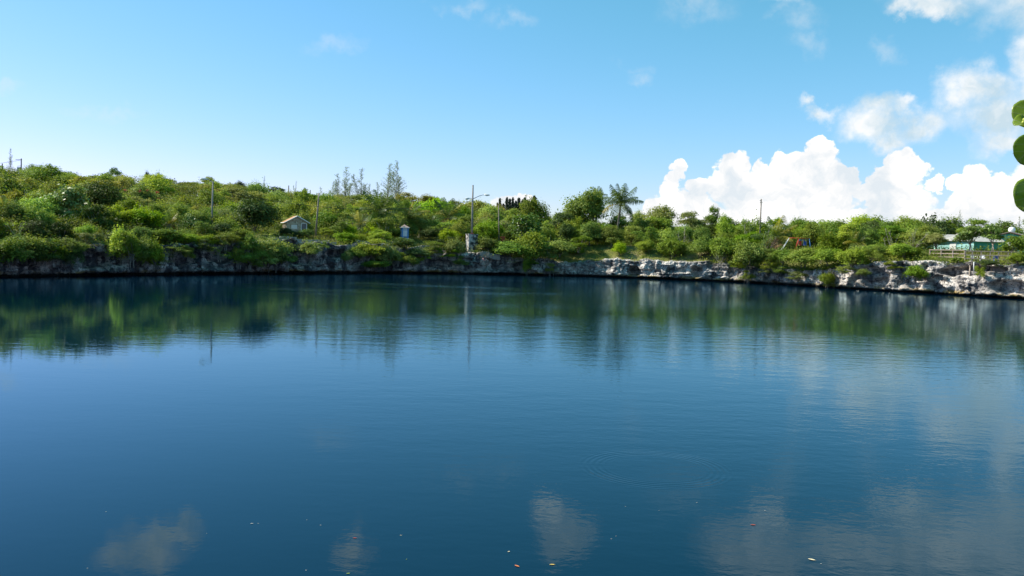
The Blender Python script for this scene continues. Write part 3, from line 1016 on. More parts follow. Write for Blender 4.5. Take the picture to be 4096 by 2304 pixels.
# shrubs that hang over the cliff edge
HANG = [(4, 240, -1.6, 36, 26, 'bush', 'mid', 'thick green shrub at the left picture edge reaching towards the water'),
        (30, 236, -1.4, 40, 27, 'bush', 'olive', 'broad olive shrub spilling down the bank at far left'),
        (54, 240, -1.6, 34, 26, 'scrub', 'mid', 'tangled green shrub hanging low over the far left water'),
        (72, 246, -1.6, 22, 20, 'bush', 'dark', 'dark shrub hanging beside the left edge of the bare shaded rock'),
        (132, 232, -1.4, 26, 34, 'scrub', 'mid', 'green shrub trailing down just right of the left rock face'),
        (154, 238, -1.5, 24, 30, 'bush', 'olive', 'olive shrub trailing down left of the pitted shaded cliff'),
        (225, 234, -.6, 22, 16, 'scrub', 'olive', 'thin olive shrub hanging over the lip below the left lamp post'),
        (286, 244, -1.6, 26, 26, 'scrub', 'mid', 'green twiggy shrub on the cliff right below the hut'),
        (18, 246, -2.0, 22, 16, 'bare', 'dry', 'bare grey twiggy bush hanging over the far left water'),
        (720, 252, -1.2, 18, 18, 'bare', 'dry', 'bare grey twigs hanging over the left side of the cliff gap'),
        (770, 258, -1.0, 18, 14, 'scrub', 'olive', 'sparse shrub low on the rock right of the cliff gap'),
        (398, 250, -1.4, 18, 16, 'scrub', 'olive', 'olive weeds on the rock straight below the kiosk'),
        (14, 236, -.6, 34, 28, 'bush', 'mid', 'green scrub spilling down the bank at the left picture edge'),
        (40, 239, -.8, 36, 24, 'scrub', 'dark', 'dark scrub hanging over the shaded cliff at far left'),
        (64, 240, -.6, 30, 23, 'bush', 'dark', 'dark green bush hanging left of the bare shaded rock face'),
        (86, 232, .6, 26, 16, 'scrub', 'dry', 'dry brownish scrub above the shaded rock face on the left'),
        (122, 229, .2, 28, 33, 'bush', 'bright', 'sunlit green bush on the rim right of the left rock face'),
        (142, 237, -.6, 26, 31, 'bush', 'mid', 'green shrub hanging down between two left rock faces'),
        (188, 245, -.2, 13, 14, 'scrub', 'olive', 'small olive shrub clinging to the left cliff lip'),
        (166, 229, 2.6, 34, 14, 'bush', 'mid', 'low green bush under the small yellow palm'),
        (186, 234, 1.6, 26, 11, 'bush', 'bright', 'low bright bush on the lip left of the left lamp post'),
        (208, 235, 1.4, 26, 12, 'bush', 'mid', 'low spreading bush on the lip in front of the left lamp post'),
        (248, 235, -.6, 32, 34, 'scrub', 'olive', 'tall grey-green shrub hanging to the water below the dome tree'),
        (272, 238, -1.0, 36, 33, 'bush', 'olive', 'wide olive shrub reaching down to the water below the hut'),
        (258, 250, -1.2, 30, 20, 'scrub', 'mid', 'low green shrub on the water edge below the dome tree'),
        (240, 247, -.8, 14, 21, 'scrub', 'yellow', 'yellow-tinged shrub clinging to the cliff below the dome tree'),
        (234, 229, 1.8, 30, 12, 'bush', 'olive', 'low olive bush on the lip left of the dome tree'),
        (372, 239, -.6, 36, 22, 'scrub', 'olive', 'wide twiggy shrub hanging over the middle cliff'),
        (386, 244, -.8, 28, 24, 'bush', 'dry', 'dry twiggy shrub on the cliff below the kiosk'),
        (360, 246, -.4, 20, 14, 'bush', 'olive', 'olive shrub hanging left of the middle cliff scrub'),
        (376, 260, -1.4, 28, 9, 'bush', 'mid', 'low green shrub just above the water in the middle'),
        (404, 238, 1.2, 26, 9, 'broad', 'glossy', 'broad-leaved low clump at the foot of the kiosk'),
        (434, 241, .4, 24, 14, 'scrub', 'mid', 'weedy shrub on the cliff edge right of the kiosk lawn'),
        (424, 250, -.4, 16, 14, 'scrub', 'olive', 'thin weeds growing on the rock face right of the kiosk'),
        (455, 238, .6, 26, 18, 'bush', 'dry', 'grey twiggy shrub leaning against the plinth'),
        (487, 237, 1.8, 22, 14, 'bush', 'mid', 'green bush touching the right side of the plinth'),
        (510, 242, .5, 40, 17, 'bush', 'mid', 'green scrub on the slope below the red bin'),
        (532, 233, .6, 30, 34, 'bush', 'bright', 'bright green shrub tumbling down the cliff right of the plinth'),
        (548, 244, .2, 24, 20, 'scrub', 'mid', 'green shrub tumbling down right of the bright green one'),
        (527, 257, -.6, 9, 18, 'bush', 'bright', 'green vine hanging straight down to the water'),
        (560, 239, 1.4, 34, 17, 'bush', 'olive', 'scrub on the low bank left of the white cliff'),
        (580, 236, 3.5, 30, 16, 'scrub', 'mid', 'green shrubs above the first white rock ledge'),
        (672, 239, 3.8, 30, 20, 'bush', 'mid', 'dark green bush on the rim above the white cliff'),
        (700, 238, 3.6, 26, 19, 'bush', 'bright', 'leafy green bush above the right end of the white cliff'),
        (724, 238, 1.6, 30, 26, 'bush', 'mid', 'green bush beside the overgrown gap in the cliff'),
        (752, 241, -.3, 32, 28, 'bush', 'olive', 'grey-olive shrub hanging down through the gap in the cliff'),
        (738, 258, -.8, 20, 14, 'scrub', 'mid', 'low shrub near the water in the cliff gap'),
        (768, 249, -.2, 24, 16, 'scrub', 'mid', 'green scrub on the cliff edge left of the short palm foot'),
        (784, 248, .4, 26, 16, 'bush', 'mid', 'green scrub on the cliff edge below the leaning palm'),
        (806, 249, .6, 30, 18, 'bush', 'olive', 'olive scrub on the cliff below the swing frame'),
        (828, 248, .6, 28, 17, 'bush', 'mid', 'green scrub right of the swing on the cliff edge'),
        (851, 248, .8, 30, 18, 'bush', 'olive', 'olive green scrub below the short right palm'),
        (875, 246, 1.2, 26, 16, 'scrub', 'olive', 'thin scrub on the rock corner left of the deck'),
        (903, 244, 2.2, 26, 15, 'bush', 'mid', 'bush on the ledge left of the railing end'),
        (980, 262, -.9, 14, 19, 'scrub', 'yellow', 'yellow-green creeper hanging below the deck'),
        (957, 257, 1.0, 12, 6, 'bush', 'mid', 'small bush under the left part of the railing'),
        (1018, 252, 1.5, 20, 13, 'bush', 'olive', 'bush below the right end of the deck'),
        (988, 260, -.3, 20, 7, 'bush', 'dark', 'dark low bush under the front edge of the deck'),
        ]
for (px, ytop, off, wpx, hpx, kind, tone, lab) in HANG:
    y = shore_depth(px) + off
    p = at_y(px, ytop, y)
    h = hpx * y / F
    plant('hanging_shrub' if off < 2.6 else 'rim_shrub', (p.x, p.y, p.z - h), h, wpx * y / F, kind, tone, lab, 'shrub', 'shrubs along the cliff edge')

NRAND.seed(5)
for (xa, xb, num, where) in ((-6, 78, 9, 'far left cliff'), (150, 234, 9, 'cliff below the left lamp post'), (296, 352, 3, 'cliff below the stone hut'), (392, 466, 7, 'cliff below the kiosk'),
                             (482, 566, 6, 'low cliff right of the plinth'), (736, 852, 6, 'cliff below the swing frame'), (858, 930, 3, 'rock left of the railing')):
    for k in range(num):
        px = xa + (xb - xa) * (k + NRAND.uniform(.1, .9)) / num
        if abs(px - 502) < 7:
            continue
        y = shore_depth(px) + NRAND.uniform(-1.3, -.3)
        p = at_y(px, 260, y)
        zt_ = z_rim(math.atan2(p.x - CX, p.y - CY)) + NRAND.uniform(-.9, .7)
        h = NRAND.uniform(1.1, 2.3)
        plant('hanging_shrub', (p.x, p.y, max(.1, zt_ - h)), h, NRAND.uniform(1.7, 3.4), NRAND.choice(['scrub', 'bush', 'scrub', 'bare', 'bush']), NRAND.choice(['mid', 'olive', 'bright', 'dark', 'dry', 'olive']),
              'one of the small shrubs hanging over the ' + where, 'shrub', 'small shrubs on the ' + where)

# the rest of the scrub, in rows from the rim back to the ridge
ZONES = [(-60, 250, 'hill_scrub', 'one of the mixed green scrub trees covering the left hillside', 'scrub trees on the left hillside'),
         (250, 420, 'back_scrub', 'one of the olive green scrub trees covering the slope behind hut and palms', 'scrub trees behind the hut and palms'),
         (420, 640, 'back_scrub', 'one of the green scrub trees filling the bank behind the double lamp post', 'scrub trees behind the double lamp'),
         (640, 1090, 'bank_scrub', 'one of the green scrub trees filling the bank on the right side', 'scrub trees on the right bank')]
KEEP_OUT = [(276, 336, 2, 17), (386, 442, 1, 14), (460, 480, -3, 9), (484, 516, 3, 13), (775, 812, 2, 15), (925, 1030, -3, 24), (160, 176, 4, 12), (226, 284, 3, 23), (78, 126, 12, 26), (44, 92, 8, 18), (112, 142, 12, 20), (565, 740, -2, 4.5), (608, 628, 4, 14)]
NRAND.seed(11)
rows = [(4.2, 2.6, 3.0), (9, 3.6, 3.6), (15, 4.4, 4.2), (21, 4.8, 4.6), (28, 5.2, 5.0), (36, 5.0, 5.2), (46, 4.8, 5.6), (57, 4.6, 5.8), (68, 4.4, 6.0), (80, 4.0, 6.2)]
count = 0
for ri, (off, hm, wm) in enumerate(rows):
    px = -50.0
    while px < 1080:
        y = shore_depth(px) + off
        step = wm * 0.92 * F / y
        px += step * NRAND.uniform(0.8, 1.2)
        left = px < 560
        if not left and off > 37:
            continue
        o2 = off + NRAND.uniform(-2.2, 2.2) * (1 if off > 6 else 0.4)
        if any(a < px < b and c < o2 < d for a, b, c, d in KEEP_OUT):
            continue
        hh_ = hm * NRAND.uniform(0.75, 1.25) * (1.0 if left else (1.05 if off < 12 else 1.02))
        if off < 7:
            hh_ *= 0.8
        ww = wm * NRAND.uniform(0.9, 1.35)
        kind = NRAND.choice(['scrub', 'round', 'bush', 'round', 'bush', 'scrub', 'scrub', 'bare'] if left else ['round', 'round', 'tall', 'bush', 'scrub', 'spread', 'round', 'bare'])
        tone = NRAND.choice(['olive', 'pale', 'bright', 'mid', 'olive', 'pale', 'dry'] if (left and off > 17) else ['mid', 'mid', 'bright', 'olive', 'mid', 'dark'])
        z_ = [z for z in ZONES if z[0] <= px < z[1]]
        if not z_:
            continue
        p = spot(px, o2, -0.12 * hh_)
        plant(z_[0][2], p, hh_, ww, kind, tone, z_[0][3], 'tree' if kind != 'bush' else 'shrub', z_[0][4])
        count += 1
print('scrub count', count)

# undergrowth: leaves too many to count between the shrubs
g = np.random.default_rng(21)
UG = []
n_ = 0
for k in range(9000):
    px = g.uniform(-40, 1060)
    off = 1.2 + g.random() ** 1.6 * (80 if px < 560 else 34)
    if any(a < px < b and c < off < d for a, b, c, d in ((284, 338, 3.5, 16), (396, 436, 3, 13), (486, 516, 4, 12), (940, 1030, 2, 9))) and g.random() < 0.93:
        continue
    if 565 < px < 735 and off < 4.5 and g.random() < 0.8:
        continue
    s = spot(px, off)
    m_ = int(g.integers(8, 18))
    rad = g.uniform(.25, .7)
    c = np.array(s) + np.abs(g.normal(size=(m_, 3))) * np.array([0, 0, rad * .8]) + g.normal(size=(m_, 3)) * np.array([rad, rad, 0.02])
    UG.append(leaf_quads(c, unit(g.normal(size=(m_, 3)) * .7 + np.array([-.2, -.2, .8])), g.uniform(.16, .34, m_), .55, g))
ug = link('undergrowth', quads_mesh('undergrowth', np.concatenate(UG), MATS['undergrowth']))
tag(ug, 'low green undergrowth between the shrubs along the bank', 'undergrowth', None, 'stuff')
# low thicket between the trees of the hillside, one mass of leaves
SC = []
for k in range(26000):
    if g.random() < .72:
        px = g.uniform(-60, 580)
        off = 11 + g.random() ** .8 * 82
        if g.random() < .16:
            px, off = g.uniform(-40, 232), g.uniform(3, 13)
    else:
        px = g.uniform(560, 1060)
        off = 9 + g.random() * 26
    if any(a - 2 < px < b + 2 and c < off < d for a, b, c, d in KEEP_OUT[:7] if b < 79 or a > 141):
        continue
    s = spot(px, off)
    hN = (0.5 + 3.4 * (0.5 + 0.5 * noise.noise(Vector((s.x * .22, s.y * .22, 4.4)))) + 1.2 * noise.noise(Vector((s.x * .7, s.y * .7, 9.4)))) * (1.0 if px < 560 else .6)
    hN *= smooth(8, 18, off) if px > 232 else smooth(1, 16, off)
    if hN < .2:
        continue
    m_ = int(g.integers(9, 18))
    sg_ = g.uniform(.22, .5)
    zz_ = hN * (1 - .6 * g.random() ** 2.2)
    c = np.array([s.x, s.y, s.z + zz_]) + g.normal(size=(m_, 3)) * np.array([sg_, sg_, sg_ * .6])
    SC.append(leaf_quads(c, unit(g.normal(size=(m_, 3)) * .6 + np.array([-.25, -.2, .7])), g.uniform(.15, .32, m_), .6, g))
th_o = link('thicket', quads_mesh('thicket', np.concatenate(SC), MATS['leaf_thicket']))
tag(th_o, 'continuous yellow-green thicket filling the slope between the trees', 'thicket', None, 'stuff')
# grass on the lawns
GB = []
for k in range(9000):
    a, b, c_, d_ = [(276, 340, 2.5, 16), (394, 442, 1.5, 15), (484, 520, 2.5, 15), (770, 830, 3, 16), (915, 1010, 2, 14), (140, 240, 6, 16)][int(g.integers(0, 6))]
    s = np.array(spot(g.uniform(a, b), g.uniform(c_, d_)))
    m_ = 3
    base_ = s + g.normal(size=(m_, 3)) * np.array([.25, .25, 0])
    hgt = g.uniform(.15, .42, (m_, 1))
    dirx = unit(g.normal(size=(m_, 3)) * np.array([1, 1, 0]))
    tip = base_ + np.array([0, 0, 1]) * hgt + dirx * hgt * .35
    wv = np.cross(dirx, np.array([0, 0, 1])) * .05
    GB.append(np.stack([base_ - wv, base_ + wv, tip + wv * .2, tip - wv * .2], axis=1))
gr = link('grass', quads_mesh('grass', np.concatenate(GB), MATS['grass_blade']))
tag(gr, 'tufty grass on the flat ground behind the cliff edge', 'grass', None, 'stuff')


# ---------------------------------------------------------------- palms
def frond_mesh(seed, L, droop, matname):
    g = np.random.default_rng(seed)
    n = 34
    pts = []
    for i in range(n + 1):
        s = i / n
        ang = 1.0 - droop * s ** 1.4
        pts.append((s, ang))
    pos = [np.array([0.0, 0.0, 0.0])]
    for i in range(n):
        a = pts[i][1]
        pos.append(pos[-1] + np.array([math.cos(a), 0, math.sin(a)]) * L / n)
    q = []
    for i in range(2, n):
        s = i / n
        ll = L * 0.30 * math.sin(math.pi * min(1, 0.12 + s * 0.88)) ** 0.7 + .05
        tg = unit(pos[i] - pos[i - 1])
        for sd in (-1, 1):
            base_ = pos[i]
            out = np.array([0, sd, 0]) * 0.75 + tg * 0.55 + np.array([0, 0, -0.25 - 0.35 * s]) + g.normal(size=3) * 0.08
            out = unit(out)
            midp = base_ + out * ll * .5
            tip = base_ + out * ll * .95 + np.array([0, 0, -ll * .28])
            wv = tg * L / n * .40
            q.append([base_ - wv * .6, midp - wv * .8, midp + wv * .8, base_ + wv * .6])
            q.append([midp - wv * .8, tip - wv * .1, tip + wv * .1, midp + wv * .8])
    q = np.array(q)
    w = L * .008
    for i in range(n):
        a, b = pos[i], pos[i + 1]
        s = 1.6 - 1.3 * i / n
        q = np.concatenate([q, np.array([[a + [0, w * s, 0], b + [0, w * s, 0], b - [0, w * s, 0], a - [0, w * s, 0]],
                                         [a + [0, 0, w * s], b + [0, 0, w * s], b - [0, 0, w * s], a - [0, 0, w * s]]])])
    return quads_mesh('frond', q, MATS[matname])


FR = {}


def frond(seed, droop, tone):
    k = (seed % 3, droop, tone)
    if k not in FR:
        FR[k] = frond_mesh(seed % 3, 1.0, droop, tone)
    return FR[k]


def palm(px, ycrown, off, L, label, n=18, yellow=0.15, brown=0.0, lean=(0.0, 0.0), r0=0.16, group='coconut palms', sink=0.0, upright=0.0, name='coconut_palm'):
    y = shore_depth(px) + off
    p = at_y(px, ycrown, y)
    bx, by = p.x - lean[0], p.y - lean[1]
    gz = ground_z(bx, by) - sink
    root = empty(name, (bx, by, gz), label, 'palm', group)
    top = Vector((lean[0], lean[1], max(0.3, p.z - gz)))
    rd = random.Random(px)
    mb = MB()
    pts, rad = [], []
    for i in range(13):
        s = i / 12
        pts.append((top.x * s ** 1.5, top.y * s ** 1.5, -0.2 + (top.z + .2) * s))
        rad.append(r0 * (1.35 - .55 * s) * (1.25 if i == 0 else 1) * (1 + .05 * (i % 2)))
    mb.tube(pts, rad, 9)
    mb.build('trunk', MATS['bark_palm'], root, True)
    for k in range(n):
        s = (k + .5) / n
        a = k * 2.39996 + rd.uniform(-.25, .25)
        elev = 1.25 - 2.0 * s + upright + rd.uniform(-.12, .12)      # young fronds upright, old ones hanging
        dr = [0.5, 0.95, 1.3][min(2, int(3 * s))]
        u = rd.random()
        tone = 'palm_brown' if (s > .8 and u < brown) else ('palm_yellow' if u < yellow + (.25 if s > .6 and yellow > 0.1 else 0) else 'palm_green')
        f = link('frond', frond(k, dr, tone), root)
        f.location = top
        f.rotation_euler = (rd.uniform(-.25, .25), -(elev - 0.75), a)
        ls = L * rd.uniform(.85, 1.1) * (0.8 if k == 0 else 1)
        f.scale = (ls, ls, ls)
    if r0 > .12:
        nut = MB()
        for k in range(6):
            a = rd.uniform(0, 6.28)
            nut.lathe([(0, -.14), (.08, -.1), (.12, 0), (.08, .1), (0, .14)], 7, (top.x + .25 * math.cos(a), top.y + .25 * math.sin(a), top.z - .22 - .1 * (k % 2)))
        nut.build('coconuts', MATS['palm_yellow'], root, True)
    return root


palm(379, 212, 13, 4.3, 'coconut palm with long drooping fronds, left of the kiosk, a grey trunk showing', 20, 0.03, lean=(.2, 0))
palm(407.5, 219, 15, 4.4, 'full coconut palm directly behind the blue kiosk', 22, 0.02, lean=(.3, 0))
palm(448, 218, 22, 4.2, 'coconut palm with orange lower fronds, between the kiosk and the double lamp', 18, 0.10, 0.3)
palm(621, 204, 14, 4.1, 'tallest coconut palm with slim trunk rising above the white cliff', 22, 0.05, lean=(.7, 0), r0=.17, upright=.12)
palm(597, 196, 30, 2.6, 'palm half hidden behind the tallest broad tree', 12, 0.05)
palm(776, 237, 10, 3.9, 'leaning palm with thick brown base left of the swing frame', 17, 0.16, 0.2, lean=(.5, 0), r0=.3)
palm(169.5, 224, 8, 2.1, 'small yellow-green palm on the left bank below the lamp post', 12, 0.55, 0.6, r0=.14, upright=.25)
palm(360, 225, 9, 2.6, 'small pale palm between the round bushes and the drooping palm', 11, 0.5, 0.1, r0=.11, upright=.2)
palm(857, 243, 8, 2.4, 'short yellow-green palm on the right bank beside a dead frond', 14, 0.3, 0.35, r0=.14, upright=.3)
palm(827, 241, 8, 1.9, 'small yellowish palm between the swing and the short right palm', 9, 0.6, 0.1, r0=.09, upright=.2)
palm(4, 213, 10, 2.6, 'yellow palm cut by the left edge of the picture', 12, 0.7, 0.2, r0=.14, upright=.1)
palm(487, 233, 12, 1.9, 'young pale palm in the shade right of the double lamp', 8, 0.5, 0.2, r0=.09, upright=.2)


# ---------------------------------------------------------------- casuarinas and dark pines
def casuarina_mesh(seed, dense=1.0):
    rd = random.Random(seed)
    g = np.random.default_rng(seed)
    tr = MB()
    q = []
    stems = [((0, 0, -.05), (rd.uniform(-.03, .05), 0, 1.0))]
    if rd.random() < .9:
        stems.append(((0, 0, .1), (rd.uniform(-.16, -.06), rd.uniform(-.05, .05), rd.uniform(.6, .85))))
    if rd.random() < .5:
        stems.append(((0, 0, .15), (rd.uniform(.08, .18), rd.uniform(-.05, .05), rd.uniform(.6, .9))))
    for a, b in stems:
        a, b = Vector(a), Vector(b)
        mid_ = a.lerp(b, .5) + Vector((rd.uniform(-.02, .02), 0, 0))
        tr.tube([a, mid_, b], [.008, .005, .001], 5)
        for k in range(38):
            s = .16 + .83 * k / 38
            p0_ = a.lerp(b, s)
            an = rd.uniform(0, 6.28)
            ln = (.17 * (1.05 - s) + .03) * rd.uniform(.6, 1.3)
            e = p0_ + Vector((math.cos(an) * ln, math.sin(an) * ln, ln * rd.uniform(.5, 1.1)))
            tr.tube([p0_, e], [.003, .001], 3, False)
            m_ = int(15 * dense)
            f = g.random((m_, 1))
            c = np.array(p0_) * (1 - f) + np.array(e) * f + g.normal(size=(m_, 3)) * .013
            q.append(leaf_quads(c, unit(g.normal(size=(m_, 3)) * np.array([1, 1, .35])), .024 * g.uniform(.6, 1.3, m_), .28, g))
    return tr.mesh('trunk', MATS['bark'], True), quads_mesh('crown', np.concatenate(q), MATS['needle_pine'])


CAS = [casuarina_mesh(s, 1.2) for s in range(5)]
cas_spots = [(320, 187, 30, 13, 'casuarina with a forked thin crown, first on the left of the feathery row'),
             (347, 166.5, 36, 16, 'tall slim casuarina with a single narrow tip in the left half of the feathery row'),
             (338, 173, 32, 10, 'short thin casuarina beside the tall slim one in the feathery row'),
             (333, 181, 28, 10, 'low wispy casuarina standing between taller ones in the feathery row'),
             (361, 168, 34, 14, 'casuarina with bushy base near the centre of the feathery row'),
             (370, 184, 26, 14, 'short bushy casuarina right of centre in the feathery row'),
             (378, 182, 24, 14, 'bushy low casuarina just left of the twin-topped tall one'),
             (387, 163, 40, 16, 'tall leaning casuarina, left one of the tallest pair'),
             (398, 161, 40, 18, 'tallest casuarina, right one of the tallest pair')]
for i, (px, ytop, hpx, wpx, lab) in enumerate(cas_spots):
    y = shore_depth(px) + 74 + (i % 3) * 3
    p = at_y(px, ytop, y)
    gz = ground_z(p.x, p.y)
    h = p.z - gz
    root = empty('casuarina_tree', (p.x, p.y, gz), lab, 'tree', 'feathery casuarinas on the ridge', rz=i * 0.9)
    root.scale = (h * 1.12, h * 1.12, h)
    link('crown', CAS[i % 5][1], root)
    link('trunk', CAS[i % 5][0], root)
for i, (px, ytop, lab) in enumerate([(9, 148, 'tall wispy casuarina on the hilltop at far left'), (264.5, 176, 'thin wispy casuarina on the ridge left of the hut'),
                                     (296, 181, 'small thin casuarina on the ridge above the hut'), (459, 199, 'small wispy pine seen just left of the double lamp'),
                                     (467, 200, 'grey wispy pine touching the double lamp post'), (1021, 216, 'bare thin pine at the right picture edge'),
                                     (960, 210, 'bare spindly pine rising behind the house roof')]):
    y = shore_depth(px) + (84 if px < 500 else 60)
    p = at_y(px, ytop, y)
    gz = ground_z(p.x, p.y)
    h = p.z - gz
    root = empty('casuarina_tree', (p.x, p.y, gz), lab, 'tree', 'lone casuarinas on the skyline', rz=i * 1.7)
    root.scale = (h * .5, h * .5, h)
    link('crown', CAS[(i + 2) % 5][1], root)
    link('trunk', CAS[(i + 2) % 5][0], root)


def spire_mesh(seed):
    g = np.random.default_rng(seed)
    q = []
    for k in range(26):
        z = .12 + .86 * k / 26
        rr = (.21 * (1.02 - z) ** .9 + .01) * g.uniform(.65, 1.3)
        for j in range(9):
            a = j * .7 + k
            m_ = 12
            f = g.random((m_, 1))
            c = np.array([0, 0, z]) + np.array([math.cos(a), math.sin(a), .18]) * rr * f + g.normal(size=(m_, 3)) * .010
            q.append(leaf_quads(c, unit(g.normal(size=(m_, 3)) + np.array([0, 0, .5])), .04 * g.uniform(.7, 1.3, m_), .5, g))
    tr = MB().tube([(0, 0, -.05), (0, 0, .5), (0, 0, 1.0)], [.014, .009, .002], 5)
    return quads_mesh('crown', np.concatenate(q), MATS['needle_dark']), tr.mesh('trunk', MATS['bark'], True)


SP = [spire_mesh(s) for s in range(3)]
sp_spots = [(497.5, 202, 'short'), (500, 197.5, 'tall pointed'), (503.5, 203, 'blunt'), (507, 196.5, 'slim'), (510, 198, 'thick'), (513, 196.5, 'broad'),
            (516, 200, 'ragged'), (519, 197, 'straight'), (522.5, 199, 'full'), (525, 196.5, 'narrow'), (528, 199.5, 'stubby'), (531, 201, 'dense'), (534.5, 195, 'tallest')]
for i, (px, ytop, w_) in enumerate(sp_spots):
    y = 232.0 + (i % 3) * 4
    p = at_y(px, ytop, y)
    gz = ground_z(p.x, p.y)
    h = p.z - gz
    lab = ('%s dark conifer spire, number %s from the left in the row of dark pines' % (w_, ['one', 'two', 'three', 'four', 'five', 'six', 'seven', 'eight', 'nine', 'ten', 'eleven', 'twelve', 'thirteen'][i]))
    root = empty('dark_pine', (p.x, p.y, gz), lab, 'tree', 'dark conifer row in front of the small cloud', rz=i * 1.1)
    root.scale = (h * (.75 + .5 * ((i * 7) % 5) / 5), h * (.75 + .5 * ((i * 7) % 5) / 5), h)
    link('crown', SP[i % 3][0], root)
    link('trunk', SP[i % 3][1], root)


# ---------------------------------------------------------------- poles and lamps
def pole_between(root, base, top, r0, r1, mat):
    MB().tube([base, Vector(base).lerp(Vector(top), .5), top], [r0, (r0 + r1) / 2, r1], 10).build('pole', MATS[mat], root, True)


def pole_px(name, pxb, yb, pxt, yt, off, r0, r1, mat, label, cat='utility pole', group='poles round the lake'):
    y = shore_depth(pxb) + off
    b_ = at_y(pxb, yb, y)
    t_ = at_y(pxt, yt, y)
    gz = ground_z(b_.x, b_.y)
    root = empty(name, (b_.x, b_.y, gz), label, cat, group)
    top = t_ - root.location
    foot = Vector((0, 0, -0.3))
    pole_between(root, foot, top, r0, r1, mat)
    return root, top


def cobra_head(root, a, b, dirv):
    """street lamp arm from a to b with a lamp housing at the end"""
    a, b = Vector(a), Vector(b)
    m_ = a.lerp(b, .6) + Vector((0, 0, .12))
    MB().tube([a, m_, b], [.055, .05, .045], 7).build('lamp_arm', MATS['metal_grey'], root, True)
    d = Vector(dirv).normalized()
    s = Vector((-d.y, d.x, 0))
    prof = [(-.05, .09, .07), (.12, .19, .14), (.40, .24, .18), (.72, .18, .13), (.92, .06, .05)]
    mb = MB()
    n = 10
    for (x, w, hgt) in prof:
        c = b + d * x
        for k in range(n):
            an = 2 * math.pi * k / n
            mb.v.append(tuple(c + s * math.cos(an) * w + Vector((0, 0, math.sin(an) * hgt))))
    for i in range(len(prof) - 1):
        for k in range(n):
            mb.f.append([i * n + k, i * n + (k + 1) % n, (i + 1) * n + (k + 1) % n, (i + 1) * n + k])
    mb.f.append(list(range(n))[::-1])
    mb.f.append(list(range((len(prof) - 1) * n, len(prof) * n)))
    hd = mb.build('lamp_head', MATS['white_paint'], root, True)
    c = b + d * .42 + Vector((0, 0, -.12))
    MB().lathe([(0, -.10), (.10, -.07), (.14, 0), (.13, .05)], 10, c).build('lamp_lens', MATS['lamp_glass'], hd, True)


lp, tp = pole_px('street_lamp', 211.5, 217, 213, 181.5, 11, .15, .10, 'pole_grey', 'weathered grey street lamp post with one white lamp head on the left bank', 'street lamp', 'street lamps')
cobra_head(lp, tp + Vector((0, 0, -.25)), tp + Vector((-.75, -.45, .28)), (-.8, -.5, 0))
MB().tube([tp + Vector((0, 0, -.5)), tp + Vector((-.45, -.3, -.75)), tp + Vector((-.7, -.4, -.2))], .012, 4).build('stay_wire', MATS['wire_dark'], lp)

pole_px('utility_pole', 315.5, 233, 319, 193, 9, .17, .11, 'pole_wood', 'bare wooden pole leaning right beside the stone hut')

# double lamp on its plinth
py_ = shore_depth(471) + 3.2
pb = at_y(471.5, 247.5, py_)
PZ = at_y(471.5, 234.5, py_).z
gz = ground_z(pb.x, pb.y)
pr = empty('lamp_plinth', (pb.x, pb.y, gz), 'stained white square plinth at the cliff edge under the double lamp', 'plinth', rz=R(22))
mb = MB()
w0, w1, hz = 1.62, 1.56, PZ - gz
mb.hull([(-w0 / 2, -w0 / 2, -.6), (w0 / 2, -w0 / 2, -.6), (w0 / 2, w0 / 2, -.6), (-w0 / 2, w0 / 2, -.6), (-w1 / 2, -w1 / 2, hz), (w1 / 2, -w1 / 2, hz), (w1 / 2, w1 / 2, hz), (-w1 / 2, w1 / 2, hz)],
        [(0, 3, 2, 1), (4, 5, 6, 7), (0, 1, 5, 4), (1, 2, 6, 5), (2, 3, 7, 6), (3, 0, 4, 7)])
mb.build('block', MATS['plaster_stained_shaded'], pr)
MB().box((0, 0, hz + .03), (1.68, 1.68, .11)).build('capping', MATS['plaster_stained_shaded'], pr)
MB().box((0, 0, .0), (1.85, 1.85, .35)).build('footing', MATS['concrete'], pr)
lt = at_y(473, 185, py_)
dl_ = empty('double_street_lamp', (pb.x, pb.y, PZ + .085), 'grey wooden post on a plinth carrying two white lamp heads', 'street lamp', 'street lamps')
tp = lt - dl_.location
pole_between(dl_, Vector((0, 0, 0)), tp, .17, .12, 'pole_grey')
MB().box((0, 0, .06), (.62, .62, .12)).build('base_plate', MATS['rust_red'], dl_)
k1 = tp * .72
cobra_head(dl_, k1 + Vector((.1, 0, .0)), k1 + Vector((2.0, -.25, .72)), (1, -.12, -.06))
cobra_head(dl_, k1 + Vector((-.1, 0, -.1)), k1 + Vector((-.55, -.25, .02)), (-.8, -.75, -.1))
MB().box(k1 + Vector((0, -.02, -.35)), (.34, .34, .16)).build('bracket', MATS['metal_grey'], dl_)

wp, wt = pole_px('wooden_pole', 499.2, 240, 498.6, 205, 10, .13, .09, 'pole_wood', 'thin brown wooden pole standing beside the red bin')
bn = spot(502.6, 9)
br = empty('red_bin', bn, 'rusty red square bin at the foot of the thin wooden pole', 'bin', rz=.3)
MB().box((0, 0, .46), (.68, .62, .92)).build('body', MATS['rust_red'], br)
MB().box((0, 0, .95), (.74, .68, .07)).build('rim', MATS['red_paint'], br)
MB().box((0, -.05, .92), (.5, .42, .16)).build('opening', MATS['dark_inside'], br)
rp, rt = pole_px('utility_pole', 760, 233, 761.3, 199, 14, .15, .10, 'pole_wood', 'grey wooden pole against the white cloud bank on the right')
MB().box(rt * .93, (.42, .10, .10)).build('crossbar', MATS['pole_wood'], rp)
MB().lathe([(0, -.12), (.06, -.1), (.06, .06), (.03, .12), (0, .14)], 8, rt * .97 + Vector((-.18, 0, 0))).build('insulator', MATS['metal_grey'], rp, True)

